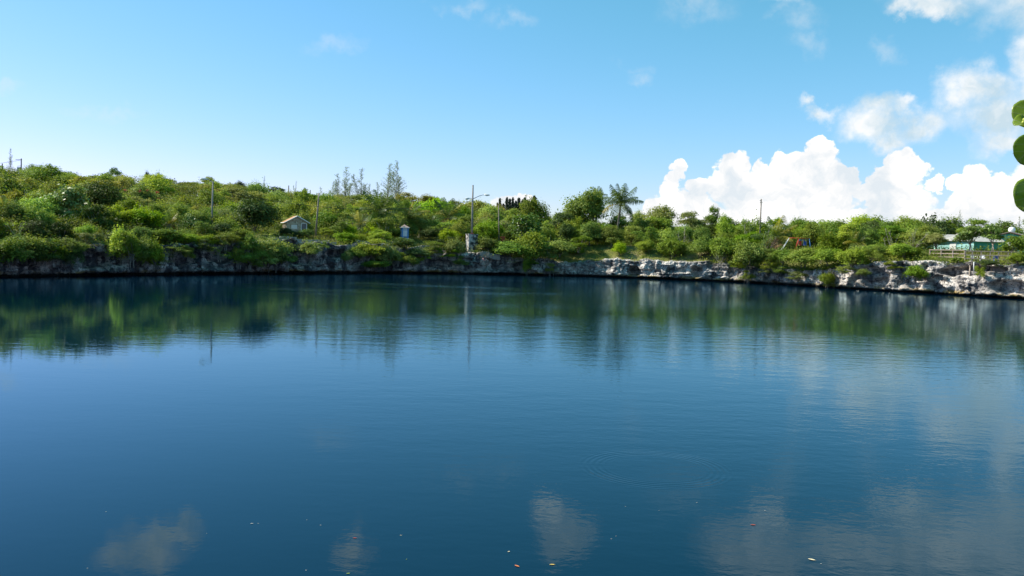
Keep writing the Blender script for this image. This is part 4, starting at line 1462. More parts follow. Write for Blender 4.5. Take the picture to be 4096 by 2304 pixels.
for px, yt, yb, lab in ((21, 158.5, 174, 'tall utility pole on the left hilltop with wires and a small box'), (2, 163.5, 176, 'short utility pole at the left picture edge on the hilltop'),
                        (288.5, 185.5, 193, 'distant pole tip on the ridge between the dome tree and the hut'), (310, 190, 198, 'distant pole tip on the ridge just left of the leaning pole')):
    y = shore_depth(px) + 82
    p = at_y(px, yt, y)
    gz = ground_z(p.x, p.y)
    root = empty('hilltop_pole', (p.x, p.y, gz), lab, 'utility pole', 'poles on the ridge')
    h_ = p.z - gz
    pole_between(root, Vector((0, 0, -.2)), Vector((.05, 0, h_)), .15, .11, 'wire_dark')
    if px == 21:
        MB().tube([(-1.1, 0, h_ - .25), (.2, 0, h_ - .2)], .05, 5).build('crossbar', MATS['wire_dark'], root)
        MB().box((-.4, 0, h_ - 2.2), (.6, .5, .8)).build('transformer', MATS['metal_grey'], root)
        MB().tube([(-.8, 0, h_ - 1.6), (.1, 0, h_ - 1.5)], .04, 5).build('crossbar', MATS['wire_dark'], root)


def wire(a, b, sag, label):
    a, b = Vector(a), Vector(b)
    pts = [a.lerp(b, k / 14) - Vector((0, 0, sag * 4 * (k / 14) * (1 - k / 14))) for k in range(15)]
    o = MB().tube(pts, .03, 4).build('overhead_wire', MATS['wire_dark'])
    tag(o, label, 'wire')


wire(dl_.location + k1 + Vector((0, 0, -.35)), lp.location + Vector((.1, 0, 6.6)), 2.2, 'thin wire running left from the double lamp towards the left lamp post')
wire(rp.location + rt * .62, spot(700, 22, 4.5), .6, 'upper thin wire running left from the right utility pole')
hp_ = at_y(21, 160, shore_depth(21) + 82)
wire(hp_, at_y(-60, 165, shore_depth(0) + 82), .5, 'wire from the hilltop utility pole to the left')

# ---------------------------------------------------------------- stone hut
hs = spot(295, 14)
hut = empty('stone_hut', hs, 'small stone hut with rust-coloured roof and white gable trim among the trees', 'hut', rz=R(24))
HW, HD, HE, HR = 3.3, 3.2, 2.25, 3.15
mb = MB()
mb.hull([(-HW / 2, -HD / 2, -.5), (HW / 2, -HD / 2, -.5), (HW / 2, HD / 2, -.5), (-HW / 2, HD / 2, -.5), (-HW / 2, -HD / 2, HE), (HW / 2, -HD / 2, HE), (HW / 2, HD / 2, HE), (-HW / 2, HD / 2, HE), (0, -HD / 2, HR), (0, HD / 2, HR)],
        [(0, 1, 5, 8, 4), (1, 2, 6, 5), (2, 3, 7, 9, 6), (3, 0, 4, 7), (0, 3, 2, 1)])
mb.build('wall', MATS['rubble_stone'], hut)
rf = MB()
ov, th_ = .32, .09
for sd in (-1, 1):
    sl = (HR - HE) / (HW / 2)
    x0, z0 = sd * (HW / 2 + ov), HE - ov * sl + .03
    x1, z1 = 0, HR + .03
    pts = [(x0, -HD / 2 - ov, z0), (x1, -HD / 2 - ov, z1), (x1, HD / 2 + ov, z1), (x0, HD / 2 + ov, z0)]
    pts += [(a, b_, c_ + th_) for a, b_, c_ in pts]
    rf.hull(pts, [(0, 3, 2, 1), (4, 5, 6, 7), (0, 1, 5, 4), (1, 2, 6, 5), (2, 3, 7, 6), (3, 0, 4, 7)])
rfo = rf.build('roof', MATS['shingle_rust'], hut)
tr = MB()
for sd in (-1, 1):
    sl = (HR - HE) / (HW / 2)
    x0, z0 = sd * (HW / 2 + ov + .02), HE - (ov + .02) * sl
    tr.tube([(x0, -HD / 2 - ov - .035, z0 + .04), (0, -HD / 2 - ov - .035, HR + .05)], .085, 6)
    tr.tube([(x0 + sd * .03, -HD / 2 - ov, z0 + .03), (x0 + sd * .03, HD / 2 + ov, z0 + .03)], .07, 6)
tr.build('white_trim', MATS['white_paint'], rfo)
MB().box((-.45, -HD / 2 - .03, 1.45), (.95, .07, .62)).build('notice_board', MATS['white_paint'], hut)
dr = MB()
dr.box((.72, -HD / 2 - .035, 1.0), (.10, .10, 2.0))
dr.box((1.52, -HD / 2 - .035, 1.0), (.10, .10, 2.0))
dr.box((1.12, -HD / 2 - .035, 2.05), (.90, .10, .10))
dfr = dr.build('door_frame', MATS['white_paint'], hut)
MB().box((1.12, -HD / 2 - .012, 1.0), (.70, .05, 2.0)).build('door', MATS['dark_inside'], dfr)
gd = MB()
gd.box((1.12, -HD / 2 - .06, 1.55), (.58, .04, .85))
gd.build('door_pane', plain('dim_glass', (.10, .12, .14), .15, .2, 3.0), dfr)
bt = MB()
for k in range(4):
    bt.box((-HW / 2 - .07, -HD / 2 + .4 + k * .8, 1.0), (.22, .22, 2.0))
bt.build('wall_rib', MATS['rubble_stone'], hut)

# ---------------------------------------------------------------- blue kiosk
ks = spot(404.2, 7.5)
kiosk = empty('blue_kiosk', ks, 'small blue kiosk with hipped pinkish roof and pale panels in front of the palm', 'kiosk', rz=R(20))
kw, kh = 0.98, 2.25
for sx_ in (-1, 1):
    for sy_ in (-1, 1):
        MB().box((sx_ * kw / 2, sy_ * kw / 2, kh / 2 - .1), (.20, .20, kh + .2)).build('post', MATS['blue_paint'], kiosk)
for k, (a, b_, rz) in enumerate(((0, -kw / 2, 0), (0, kw / 2, 0), (-kw / 2, 0, R(90)), (kw / 2, 0, R(90)))):
    MB().box((a, b_, 1.33), (kw - .16, .05, 1.05), rz).build('panel', MATS['pale_panel'], kiosk)
fr = MB()
for z in (.72, 1.92, 2.20):
    fr.box((0, -kw / 2, z), (kw - .14, .09, .09))
    fr.box((0, kw / 2, z), (kw - .14, .09, .09))
    fr.box((-kw / 2, 0, z), (.09, kw - .14, .09))
    fr.box((kw / 2, 0, z), (.09, kw - .14, .09))
fr.build('frame', MATS['blue_paint'], kiosk)
MB().box((0, 0, 2.06), (kw * .7, kw + .06, .18)).build('name_board', MATS['white_paint'], kiosk)
pk = MB()
for k in range(3):
    pk.box((-.3 + .3 * k, -kw / 2 - .0, .32), (.06, .06, .72))
    pk.box((-.3 + .3 * k, kw / 2, .32), (.06, .06, .72))
pk.build('picket', MATS['white_paint'], kiosk)
MB().box((0, 0, .05), (1.3, 1.3, .14)).build('base', MATS['concrete'], kiosk)
q = .74
rk = MB()
rk.hull([(-q, -q, 2.32), (q, -q, 2.32), (q, q, 2.32), (-q, q, 2.32), (-.12, -.12, 2.74), (.12, -.12, 2.74), (.12, .12, 2.74), (-.12, .12, 2.74)],
        [(0, 3, 2, 1), (4, 5, 6, 7), (0, 1, 5, 4), (1, 2, 6, 5), (2, 3, 7, 6), (3, 0, 4, 7)])
rko = rk.build('roof', MATS['shingle_pink'], kiosk)
MB().box((0, 0, 2.28), (1.50, 1.50, .10)).build('fascia', MATS['white_paint'], rko)
MB().lathe([(.10, 0), (.12, .05), (.05, .10), (0, .16)], 8, (0, 0, 2.735)).build('finial', MATS['shingle_pink'], rko, True)


# ---------------------------------------------------------------- low walls on the rim
def low_wall(pxa, pxb, off, top, thick, label, mat='concrete'):
    n = 9
    pts = [spot(pxa + (pxb - pxa) * k / (n - 1), off) for k in range(n)]
    mb = MB()
    for i in range(n - 1):
        a, b_ = pts[i], pts[i + 1]
        d = (b_ - a)
        mb.box(((a.x + b_.x) / 2, (a.y + b_.y) / 2, (a.z + b_.z) / 2 + top / 2 - .35), (math.hypot(d.x, d.y) - .004, thick, top + .7), math.atan2(d.y, d.x))
    o = mb.build('low_wall', MATS[mat])
    tag(o, label, 'wall', 'low concrete walls along the rim')


low_wall(272, 336, 2.6, .45, .35, 'grey concrete kerb wall along the rim in front of the stone hut')
low_wall(356, 368, 3.4, .42, .35, 'short pale wall segment between bushes left of the kiosk')
low_wall(408, 429, 2.0, .45, .35, 'concrete wall segment on the cliff right of the kiosk')
low_wall(480, 500, .6, .2, .3, 'thin concrete ledge on the rock face below the red bin')

# pale boulder by the small palm, white stone on the lawn
for (px, off, sz, lab) in ((173.5, 6.5, .75, 'pale angular boulder beside the small yellow palm'), (328, 5, .28, 'small white stone on the lawn by the utility pole')):
    c = spot(px, off)
    if off < 1:
        y = shore_depth(px) - .3
        c = at_y(px, 270, y)
        c.z = .35
    bmv = MB()
    rd = random.Random(px)
    n1_, n2_ = 9, 12
    for i in range(n1_):
        ph = math.pi * i / (n1_ - 1)
        for k in range(n2_):
            a = 2 * math.pi * k / n2_
            v = Vector((math.sin(ph) * math.cos(a), math.sin(ph) * math.sin(a), math.cos(ph)))
            rr = sz * (1 + .35 * noise.noise(v * 1.3 + Vector((px, 0, 0))) + .15 * noise.noise(v * 3.5))
            bmv.v.append((v.x * rr, v.y * rr, v.z * rr * .8))
    for i in range(n1_ - 1):
        for k in range(n2_):
            bmv.f.append([i * n2_ + k, i * n2_ + (k + 1) % n2_, (i + 1) * n2_ + (k + 1) % n2_, (i + 1) * n2_ + k])
    o = bmv.build('boulder', MATS['pale_rock'], None, False, loc=(c.x, c.y, c.z + sz * .25))
    tag(o, lab, 'boulder')

# ---------------------------------------------------------------- swing frame
ss = spot(793, 9)
sw = empty('swing_frame', ss, 'red and white A-frame swing set in the long grass on the right bank', 'swing set', rz=R(-4))
yS = ss.y
mpp = yS / F
LX, RX, MXX = -(793 - 789) * mpp, (808.5 - 793) * mpp, (798.5 - 793) * mpp
TOPZ = at_y(793, 238, yS).z - ss.z
tb = MB()
tb.tube([(LX, 0, TOPZ), (RX, 0, TOPZ)], .045, 7)
tb.build('top_bar', MATS['red_paint'], sw, True)
for x, mt in ((LX, 'white_paint'), (MXX, 'red_paint'), (RX, 'blue_paint')):
    for sd in (-1, 1):
        spread = -1.15 if x == LX else (-.6 if x == MXX else .3)
        MB().tube([(x, 0, TOPZ), (x + spread, sd * .45, -.1)], .042, 7).build('leg', MATS[mt], sw, True)
for x, mt in ((MXX + .25, 'red_paint'), (MXX + 1.0, 'blue_plastic')):
    st_ = MB()
    st_.box((x, 0, .75), (.5, .35, .05))
    st_.box((x, .18, 1.1), (.5, .05, .7))
    seat = st_.build('swing_seat', MATS[mt], sw)
    ch = MB()
    for sd in (-1, 1):
        ch.tube([(x + sd * .24, 0, .75), (x + sd * .24, 0, TOPZ)], .015, 4)
    ch.build('chain', MATS['metal_grey'], seat)
MB().box((MXX + .65, .3, 1.62), (.9, .5, .10)).build('canopy', MATS['blue_plastic'], sw)

# ---------------------------------------------------------------- turquoise house
yh = shore_depth(955) + 15
ha = at_y(945.5, 250, yh)
house = empty('turquoise_house', (ha.x, ha.y, ground_z(ha.x, ha.y)), 'turquoise house with pale grey roofs behind the wooden deck', 'house')
mp = yh / F
Hz = lambda py, px=955: at_y(px, py, yh).z - house.location.z
w_l = (968 - 945.5) * mp
zl = Hz(241)
MB().hull([(0, 2.8, -.4), (w_l, -1.5, -.4), (w_l, 7, -.4), (0, 7, -.4), (0, 2.8, zl), (w_l, -1.5, zl), (w_l, 7, zl), (0, 7, zl)],
          [(0, 3, 2, 1), (4, 5, 6, 7), (0, 1, 5, 4), (1, 2, 6, 5), (2, 3, 7, 6), (3, 0, 4, 7)]).build('side_wall', MATS['turquoise_sunlit'], house)
zt = Hz(234)
rf = MB()
rf.hull([(-.5, 2.6, zl + .02), (w_l + .3, -2.2, zl + .02), (w_l + .3, 7.5, zl + .02), (-.5, 7.5, zl + .02), (1.2, 3.3, zt), (w_l + .3, 2.6, zt)],
        [(0, 3, 2, 1), (0, 1, 5, 4), (1, 2, 5), (2, 3, 4, 5), (3, 0, 4)])
rf.build('roof', MATS['roof_grey'], house)
MB().box((w_l * .45, 2.8 - 4.3 * .45 - .03, zl * .55), (.9, .10, 1.0), math.atan2(-4.3, w_l)).build('window', MATS['white_paint'], house)
x1 = (968 - 945.5) * mp
x2 = (1001 - 945.5) * mp
x3 = (1030 - 945.5) * mp
ze = Hz(242, 985)
MB().box(((x1 + x2) / 2, 2.5, ze / 2 - .2), (x2 - x1 - .02, 6, ze + .4)).build('main_wall', MATS['turquoise'], house)
zrdg = Hz(233, 985)
rf = MB()
rf.hull([(x1 - .2, -1.1, ze + .02), (x2 + .1, -1.1, ze + .02), (x2 + .1, 6.4, ze + .02), (x1 - .2, 6.4, ze + .02), (x1 - .2, 2.6, zrdg), (x2 + .1, 2.6, zrdg)],
        [(0, 3, 2, 1), (0, 1, 5, 4), (1, 2, 5), (2, 3, 4, 5), (3, 0, 4)])
rf.build('roof', MATS['roof_grey'], house)
# gable wing: gable end faces left and front
zg, zge = Hz(232.5, 1003), Hz(237.5, 1003)
gx, gw, gl = x2 + .1, 5.4, 7.5
mb = MB()
mg = Matrix.Rotation(R(-62), 4, 'Z')
pts = [(-gw / 2, 0, -.4), (gw / 2, 0, -.4), (gw / 2, gl, -.4), (-gw / 2, gl, -.4), (-gw / 2, 0, zge), (gw / 2, 0, zge), (gw / 2, gl, zge), (-gw / 2, gl, zge), (0, 0, zg), (0, gl, zg)]
off_ = Vector((gx + 1.0, -.2, 0))
mg = Matrix.Rotation(R(-38), 4, 'Z')
mb.hull([mg @ Vector(p) + off_ for p in pts], [(0, 1, 5, 8, 4), (1, 2, 6, 5), (2, 3, 7, 9, 6), (3, 0, 4, 7), (0, 3, 2, 1)])
mb.build('gable_wall', MATS['turquoise'], house)
rf = MB()
for sd in (-1, 1):
    sl = (zg - zge) / (gw / 2)
    x0, z0 = sd * (gw / 2 + .4), zge - .4 * sl + .03
    pp = [(x0, -.4, z0), (0, -.4, zg + .03), (0, gl + .4, zg + .03), (x0, gl + .4, z0)]
    pp += [(a, b_, c_ + .12) for a, b_, c_ in pp]
    rf.hull([mg @ Vector(p) + off_ for p in pp], [(0, 3, 2, 1), (4, 5, 6, 7), (0, 1, 5, 4), (1, 2, 6, 5), (2, 3, 7, 6), (3, 0, 4, 7)])
rg = rf.build('roof', MATS['roof_grey'], house)
tm = MB()
for sd in (-1, 1):
    a = mg @ Vector((sd * (gw / 2 + .42), -.46, zge - .42 * sl + .02)) + off_
    b_ = mg @ Vector((0, -.46, zg + .02)) + off_
    tm.tube([a, b_], .12, 5)
tm.build('barge_board', MATS['brown_trim'], rg)
dome = mg @ Vector((0, 1.2, zg + .45)) + off_
MB().lathe([(.30, -.35), (.46, -.15), (.48, .05), (.38, .28), (.2, .40), (0, .44)], 14, dome).build('water_tank', MATS['white_plastic'], house, True)
MB().hull([mg @ Vector(p) + off_ for p in [(-.5, -.05, .6), (.5, -.05, .6), (.5, -.05, 1.8), (-.5, -.05, 1.8), (-.5, .0, .6), (.5, .0, .6), (.5, .0, 1.8), (-.5, .0, 1.8)]],
          [(0, 1, 2, 3), (0, 4, 5, 1), (1, 5, 6, 2), (2, 6, 7, 3), (3, 7, 4, 0)]).build('window', MATS['white_paint'], house)

# ---------------------------------------------------------------- deck and railing
yd = shore_depth(990) + 1.6
DZ = at_y(990, 262.2, yd).z
da = at_y(966, 262, yd + 1.0)
db = at_y(1018, 263, yd - 1.6)
deck = empty('viewing_deck', (da.x, da.y, DZ), 'wooden viewing deck with railing built out over the right cliff', 'deck', rz=math.atan2(db.y - da.y, db.x - da.x))
DL = math.hypot(db.x - da.x, db.y - da.y)
fl_ = MB()
nb = 22
for k in range(nb):
    fl_.box((DL / 2, .12 + k * .15, -.03), (DL, .14, .05))
fl_.build('floor', MATS['rail_wood'], deck)
MB().box((DL / 2, .03, -.19), (DL + .06, .06, .24)).build('fascia_beam', MATS['rail_wood'], deck)
MB().box((DL / 2, 3.2, -.19), (DL + .06, .08, .24)).build('rear_beam', MATS['rail_wood'], deck)
RH = 1.28
mpd = yd / F
for px in (972, 981, 990, 998.5, 1008, 1017):
    x = (px - 966) / 52.0 * DL
    MB().box((x, -.06, RH / 2 - .2), (.13, .12, RH + .5)).build('post', MATS['rail_wood'], deck)
for x in (.5, DL * .5, DL - .4):
    MB().tube([(x, .35, -.3), (x, .35, -3.2)], .10, 8).build('stilt', MATS['rail_wood'], deck, True)
    MB().tube([(x, 3.0, -.3), (x, 3.0, -1.6)], .10, 8).build('stilt', MATS['rail_wood'], deck, True)
for z, hgt in ((RH + .07, .09), (RH * .66, .11), (RH * .30, .11)):
    MB().box((DL / 2, -.15 if z < RH else -.06, z), (DL + .2, .05 if z < RH else .18, hgt)).build('rail', MATS['rail_wood'], deck)
MB().tube([at_y(977.5, 262, yd - .1) - Vector((da.x, da.y, DZ)), at_y(977.3, 273, yd - .1) - Vector((da.x, da.y, DZ))], .06, 7).build('drain_pipe', MATS['white_plastic'], deck, True)
bpy.context.view_layer.update()
deck.children[-1].matrix_parent_inverse = Matrix.Rotation(-deck.rotation_euler.z, 4, 'Z')
# railing running back to the left along the rim
fa = at_y(930, 256, shore_depth(930) + 5.5)
fb = at_y(965, 256.5, shore_depth(966) + 2.6)
fz = DZ + .15
fence = empty('rim_railing', (fa.x, fa.y, fz), 'open timber railing along the rim left of the viewing deck', 'railing', rz=math.atan2(fb.y - fa.y, fb.x - fa.x))
FL = math.hypot(fb.x - fa.x, fb.y - fa.y)
for k in range(4):
    MB().box((FL * k / 3, 0, RH / 2 - .35), (.14, .14, RH + .9)).build('post', MATS['rail_wood'], fence)
for z in (RH + .04, RH * .66, RH * .30):
    MB().box((FL / 2, -.10, z), (FL + .1, .05, .10)).build('rail', MATS['rail_wood'], fence)


def chair(loc, rz, mat, label):
    c = empty('plastic_chair', loc, label, 'chair', 'plastic chairs on the deck', rz)
    m_ = MATS[mat]
    MB().box((0, 0, .43), (.52, .50, .05)).build('seat', m_, c)
    bk = MB()
    bk.hull([(-.25, .24, .46), (.25, .24, .46), (.22, .36, .92), (-.22, .36, .92), (-.25, .28, .46), (.25, .28, .46), (.22, .40, .92), (-.22, .40, .92)],
            [(0, 1, 2, 3), (4, 7, 6, 5), (0, 4, 5, 1), (1, 5, 6, 2), (2, 6, 7, 3), (3, 7, 4, 0)])
    bk.build('backrest', m_, c)
    for sx_ in (-1, 1):
        for sy_ in (-1, 1):
            MB().tube([(sx_ * .22, sy_ * .2, .41), (sx_ * .27, sy_ * .25, 0)], [.035, .028], 6).build('leg', m_, c, True)
        ar = MB()
        ar.tube([(sx_ * .26, -.22, .42), (sx_ * .29, -.22, .64), (sx_ * .28, .26, .68)], .03, 6)
        ar.build('armrest', m_, c, True)


dm = Matrix.Translation((da.x, da.y, DZ)) @ Matrix.Rotation(deck.rotation_euler.z, 4, 'Z')
for px, yy, rz, mat, lab in ((974.5, 1.9, .3, 'white_plastic', 'white plastic chair on the deck, partly behind the tree stem'), (982.7, 1.3, -.5, 'white_plastic', 'white plastic chair in the middle of the deck close to the railing'), (997, 2.2, 2.8, 'blue_plastic', 'dark blue plastic chair on the deck by the turquoise wall')):
    chair(dm @ Vector(((px - 966) / 52.0 * DL, yy, 0.0)), rz, mat, lab)

# dead fronds lying on the right bank
for px, off, lab in ((862, 5, 'dry brown fallen palm frond beside the short right palm'), (774, 8, 'dry brown palm frond hanging at the base of the leaning palm')):
    c = spot(px, off, .5)
    o = link('dead_frond', frond(1, 1.6, 'palm_brown'), None, c, (0.2, .1, -.4), (2.2, 2.2, 2.2))
    tag(o, lab, 'palm frond')

# pink float on the cliff
c = at_y(483.5, 259.5, shore_depth(483) - .9)
o = MB().lathe([(0, -.30), (.11, -.22), (.15, 0), (.11, .22), (0, .30)], 10).build('pink_float', MATS['pink_plastic'], None, True, loc=c, rot=(0, -.45, 0))
tag(o, 'small pink float caught on the cliff face below the plinth', 'float')


# ---------------------------------------------------------------- things floating on the water
def floating_leaf(px, py, lpx, ang, color, label, aspect=.42, curl=.12, name='floating_leaf'):
    p = at_z(px, py, 0.0)
    dist = (p - Vector((0, 0, CAM_Z))).length
    L = lpx * (0.72 if lpx < 2.5 else 1.0) * dist / F
    mb = MB()
    n = 9
    for i in range(n):
        s = i / (n - 1)
        w = L * aspect * .5 * math.sin(math.pi * (0.03 + .94 * s)) ** .8
        x = (s - .5) * L
        zc = .004 + curl * L * (2 * s - 1) ** 2 * .5
        for k in (-1, -.5, 0, .5, 1):
            mb.v.append((x, k * w, zc + abs(k) * w * .35))
    for i in range(n - 1):
        for k in range(4):
            a = i * 5 + k
            mb.f.append([a, a + 5, a + 6, a + 1])
    mb.tube([(L * .5, 0, .006), (L * .66, 0, .01)], L * .014, 4)
    o = mb.build(name, plain('leaf_litter_' + color[0], color[1], .6, .3, 40.0), None, True, loc=(p.x, p.y, 0.0), rot=(0, 0, ang))
    sd = o.modifiers.new('thick', 'SOLIDIFY')
    sd.thickness = max(.0015, L * .02)
    tag(o, label, 'leaf', 'leaves floating on the water')


ORA = ('orange', (.62, .20, .07))
YEL = ('yellow', (.70, .50, .12))
PAL = ('pale', (.80, .70, .45))
WHI = ('white', (.55, .54, .48))
GRN = ('green', (.35, .45, .10))
RED = ('red', (.40, .08, .05))
P5 = lambda x, y: (x * .19875, 425 + y * .19875)
P6 = lambda x, y: (512 + x * .19875, 425 + y * .19875)
LV = [(*P6(25, 711), 5.6, -.75, ORA, 'orange-brown leaf floating near the bottom centre, slanting'),
      (*P6(202, 704), 5.0, .1, YEL, 'yellow leaf lying level, right of the orange-brown one'),
      (*P6(1508, 679), 6.0, -.6, PAL, 'largest pale yellow leaf, in the lower right cloud reflection'),
      (*P6(1555, 699), 2.2, .1, WHI, 'pale scrap close right of the largest pale yellow leaf'),
      (*P5(2560, 638), 3.0, .8, PAL, 'curled pale leaf floating above left of the orange-brown one'),
      (*P5(2045, 677), 2.0, .9, GRN, 'small pale green leaf right of the faint narrow cloud reflection'),
      (*P5(1752, 748), 3.2, .3, GRN, 'green leaf at the bottom edge under the faint narrow cloud reflection'),
      (*P5(1540, 732), 2.2, .2, WHI, 'white petal near the bottom edge, left of the green leaf'),
      (*P5(2017, 556), 2.4, .1, PAL, 'flat pale leaf above the small pale green leaf'),
      (*P5(1785, 570), 3.6, .05, RED, 'dark red leaf inside the faint narrow cloud reflection'),
      (*P5(1613, 505), 2.0, -.2, WHI, 'white petal just left of the faint narrow cloud reflection'),
      (*P5(1543, 478), 1.3, .2, WHI, 'tiny white petal above left of the faint narrow cloud reflection'),
      (*P5(1267, 497), 2.6, .2, WHI, 'white petal, left of two close together in the lower left'),
      (*P5(1299, 496), 1.5, .2, WHI, 'white petal, right of two close together in the lower left'),
      (*P5(533, 437), 1.6, .1, WHI, 'white petal above the bright lower left cloud reflection'),
      (*P5(440, 722), 1.6, .5, WHI, 'white petal below the bright lower left cloud reflection'),
      (*P5(1041, 546), 1.2, .5, WHI, 'tiny white petal right of the bright lower left cloud reflection'),
      (*P6(930, 391), 1.9, .0, WHI, 'white petal floating below the ring ripples'),
      (*P6(1273, 432), 2.2, .0, WHI, 'bright white petal above the reddish leaf at lower right'),
      (*P6(1213, 504), 4.6, -.1, RED, 'dull reddish leaf in the lower right cloud reflection'),
      (*P6(571, 411), 1.4, .0, WHI, 'tiny white petal below left of the ring ripples'),
      (*P6(739, 431), 1.4, .3, WHI, 'tiny white petal straight below the ring ripples'),
      (*P6(500, 574), 2.0, .0, WHI, 'white petal, lower left one of two close together below the ripples'),
      (*P6(523, 560), 1.6, .2, WHI, 'white petal, upper right one of two close together below the ripples')]
for (px, py, l, a, c, lab) in LV:
    floating_leaf(px, py, l, a, c, lab)
for (px, py, l, lab) in ((857.5, 289.9 + 1.6, 2.6, 'white scrap floating at the foot of the right cliff, left of three'), (874.5, 292.4 + .6, 2.2, 'round white scrap floating below the right cliff, middle of three'), (889, 293.3, 1.8, 'white scrap floating below the right cliff, right of three')):
    floating_leaf(px, py, l, .1, WHI, lab, .8, .5, 'floating_scrap')

# ---------------------------------------------------------------- sea grape tree beside the camera
sg = empty('sea_grape_tree', (4.4, 1.2, ground_z(4.4, 1.2)), 'sea grape tree close by, its round leaves and fruit strings entering at right', 'tree')
B0 = sg.location.copy()
tp_ = at_y(1040, 150, 3.5)
low = at_y(1046, 215, 3.45)
mb = MB()
rel = lambda v: Vector(v) - B0
mb.tube([(0, 0, -.2), (-.05, .2, .9), (-.25, .7, 1.6), rel(at_y(1085, 190, 3.3)), rel(at_y(1052, 165, 3.45)), rel(at_y(1034, 120, 3.5))], [.09, .07, .045, .02, .012, .006], 9)
mb.tube([rel(at_y(1085, 190, 3.3)), rel(at_y(1050, 195, 3.42))], [.014, .008], 6)
mb.tube([(-.25, .7, 1.6), (.3, .5, 2.4), (.6, .1, 3.2)], [.034, .022, .006], 7)
mb.tube([(-.05, .2, .9), (.4, -.4, 1.8), (.7, -.6, 2.6)], [.036, .022, .006], 7)
mb.build('trunk', MATS['bark'], sg, True)
m, t = mat_new('sea_grape_leaf')
tcn = t.n('ShaderNodeTexCoord').outputs['Object']
sx = t.n('ShaderNodeSeparateXYZ')
t.put(sx.inputs[0], tcn)
ax = t.math('ABSOLUTE', sx.outputs[1])
vein = t.math('SINE', t.math('MULTIPLY', t.math('SUBTRACT', sx.outputs[0], t.math('MULTIPLY', ax, .8)), 170.0))
vein = t.math('MAXIMUM', t.range(vein, .90, 1.0), t.range(ax, .0035, .001))
c = t.mix(t.noise(tcn, 18.0, 4.0), (.15, .25, .015, 1), (.25, .36, .035, 1))
c = t.mix(vein, c, (.26, .33, .10, 1))
c = t.mix(t.range(t.noise(tcn, 55.0, 5.0, .7), .64, .70), c, (.16, .09, .03, 1))
bb = bsdf(t, c, .3, bump(t, vein, .3, .003), .5)
trn = t.n('ShaderNodeBsdfTranslucent')
t.put(trn.inputs['Color'], t.vmath('MULTIPLY', c, (1.2, 1.3, .5)))
mx = t.n('ShaderNodeMixShader')
mx.inputs[0].default_value = .45
t.nt.links.new(bb, mx.inputs[1])
t.nt.links.new(trn.outputs[0], mx.inputs[2])
finish(t, mx.outputs[0])
MATS['sea_grape_leaf'] = m


def grape_leaf(center, rad, nrm, tipdir, curl=.15):
    mb = MB()
    nr, na = 7, 28
    mb.v.append((0, 0, 0))
    for i in range(1, nr + 1):
        for k in range(na):
            a = 2 * math.pi * k / na
            rr = rad * i / nr * (1 + .05 * math.sin(2 * a + rad * 90) + .035 * math.sin(3 * a + rad * 300) + .012 * math.sin(9 * a) - .16 * math.exp(-((abs(a - math.pi)) / .35) ** 2))
            x, y = rr * math.cos(a), rr * math.sin(a)
            mb.v.append((x, y, curl * (abs(y) / rad) ** 1.6 * rad * .8 - curl * (x / rad) ** 2 * rad + .035 * rad * math.sin(5 * a + rad * 200) * (i / nr) ** 2))
    for k in range(na):
        mb.f.append([0, 1 + k, 1 + (k + 1) % na])
    for i in range(nr - 1):
        for k in range(na):
            a, b_ = 1 + i * na + k, 1 + i * na + (k + 1) % na
            mb.f.append([a, a + na, b_ + na, b_])
    n_ = Vector(nrm).normalized()
    x_ = Vector(tipdir)
    x_ = (x_ - n_ * x_.dot(n_)).normalized()
    y_ = n_.cross(x_)
    M = Matrix((x_, y_, n_)).transposed().to_4x4()
    M.translation = Vector(center) - B0
    o = mb.build('leaf', MATS['sea_grape_leaf'], sg, True)
    o.matrix_local = M
    sd = o.modifiers.new('thick', 'SOLIDIFY')
    sd.thickness = .0012


def gl(px, py, rpx, nrm, tip, y=3.5, curl=.15):
    grape_leaf(at_y(px, py, y), rpx * y / F, nrm, tip, curl)


gl(1027.5, 113.5, 14.5, (-.35, -.9, .35), (-.8, 0, -.5), 3.5)
gl(1024, 122.5, 9.5, (.1, -.55, .8), (-1, 0, .1), 3.45, .5)
gl(1029.5, 149.5, 15.5, (-.25, -.95, -.15), (-.6, 0, -.8), 3.4)
gl(1031, 195, 17, (-.3, -.9, .1), (-.4, 0, -.9), 3.4)
def free_leaf(c, rad, nrm, tip):
    grape_leaf(c, rad, nrm, tip, .2)


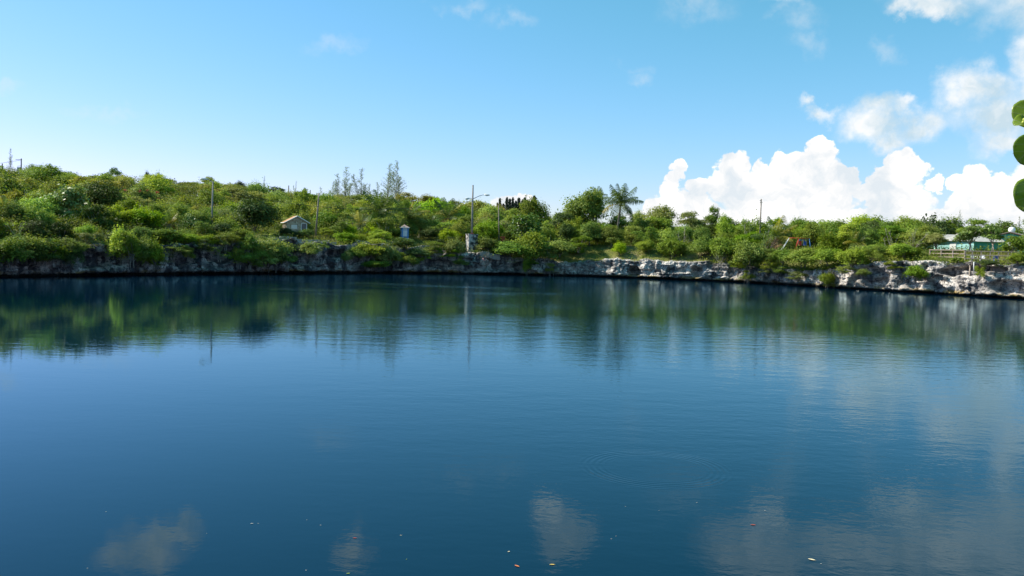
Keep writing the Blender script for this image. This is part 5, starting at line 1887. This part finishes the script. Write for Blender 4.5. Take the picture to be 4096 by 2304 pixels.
rd = random.Random(9)
for a_, b_2, e_ in (((-.25, .7, 1.6), (.3, .5, 2.4), (.6, .1, 3.2)), ((-.05, .2, .9), (.4, -.4, 1.8), (.7, -.6, 2.6))):
    for k in range(34):
        u_ = rd.uniform(.25, 1.05)
        p_ = Vector(a_).lerp(Vector(b_2), u_ * 2) if u_ < .5 else Vector(b_2).lerp(Vector(e_), u_ * 2 - 1)
        p_ = p_ + B0 + Vector((rd.uniform(-.24, .24), rd.uniform(-.24, .24), rd.uniform(-.15, .25)))
        if abs(p_.x) < .66 * p_.y + .12:
            continue
        free_leaf(p_, rd.uniform(.05, .085), (rd.uniform(-1, 1), rd.uniform(-1, 1), rd.uniform(.2, 1)), (rd.uniform(-1, 1), rd.uniform(-1, 1), rd.uniform(-1, .3)))
rd = random.Random(3)
for k in range(26):
    a = rd.uniform(0, 6.28)
    px_, py2 = rd.uniform(1052, 1150), rd.uniform(60, 260)
    gl(px_, py2, rd.uniform(13, 19), (rd.uniform(-.6, .3), -1, rd.uniform(-.2, .9)), (rd.uniform(-1, 1), 0, rd.uniform(-1, .4)), rd.uniform(3.0, 3.8))
fr = MB()
for i, (px, py) in enumerate(((1024.2, 119.5), (1023.3, 122.2), (1025.5, 123.5), (1024.0, 139.5), (1022.5, 141.8), (1021.2, 144.0), (1020.0, 146.3), (1025.5, 137), (1019, 148.2))):
    c = rel(at_y(px, py, 3.43))
    s = .0062 if i < 7 else .005
    fr.lathe([(0, -1.1 * s), (.8 * s, -.7 * s), (s, 0), (.8 * s, .7 * s), (0, 1.1 * s)], 8, c)
fr.build('fruit_string', plain('grape_green', (.48, .52, .10), .35, .15, 60.0), sg, True)
tw = MB()
tw.tube([rel(at_y(1027, 134, 3.44)), rel(at_y(1021, 145, 3.44)), rel(at_y(1016.5, 146.5, 3.44)), rel(at_y(1015.5, 142, 3.44))], [.0022, .0018, .0014, .0008], 5)
tw.tube([rel(at_y(1026, 147, 3.42)), rel(at_y(1018, 149.5, 3.42)), rel(at_y(1012.5, 154, 3.42))], [.002, .0015, .0008], 5)
tw.build('twig', MATS['bark'], sg, True)

print('objects', len(bpy.data.objects))
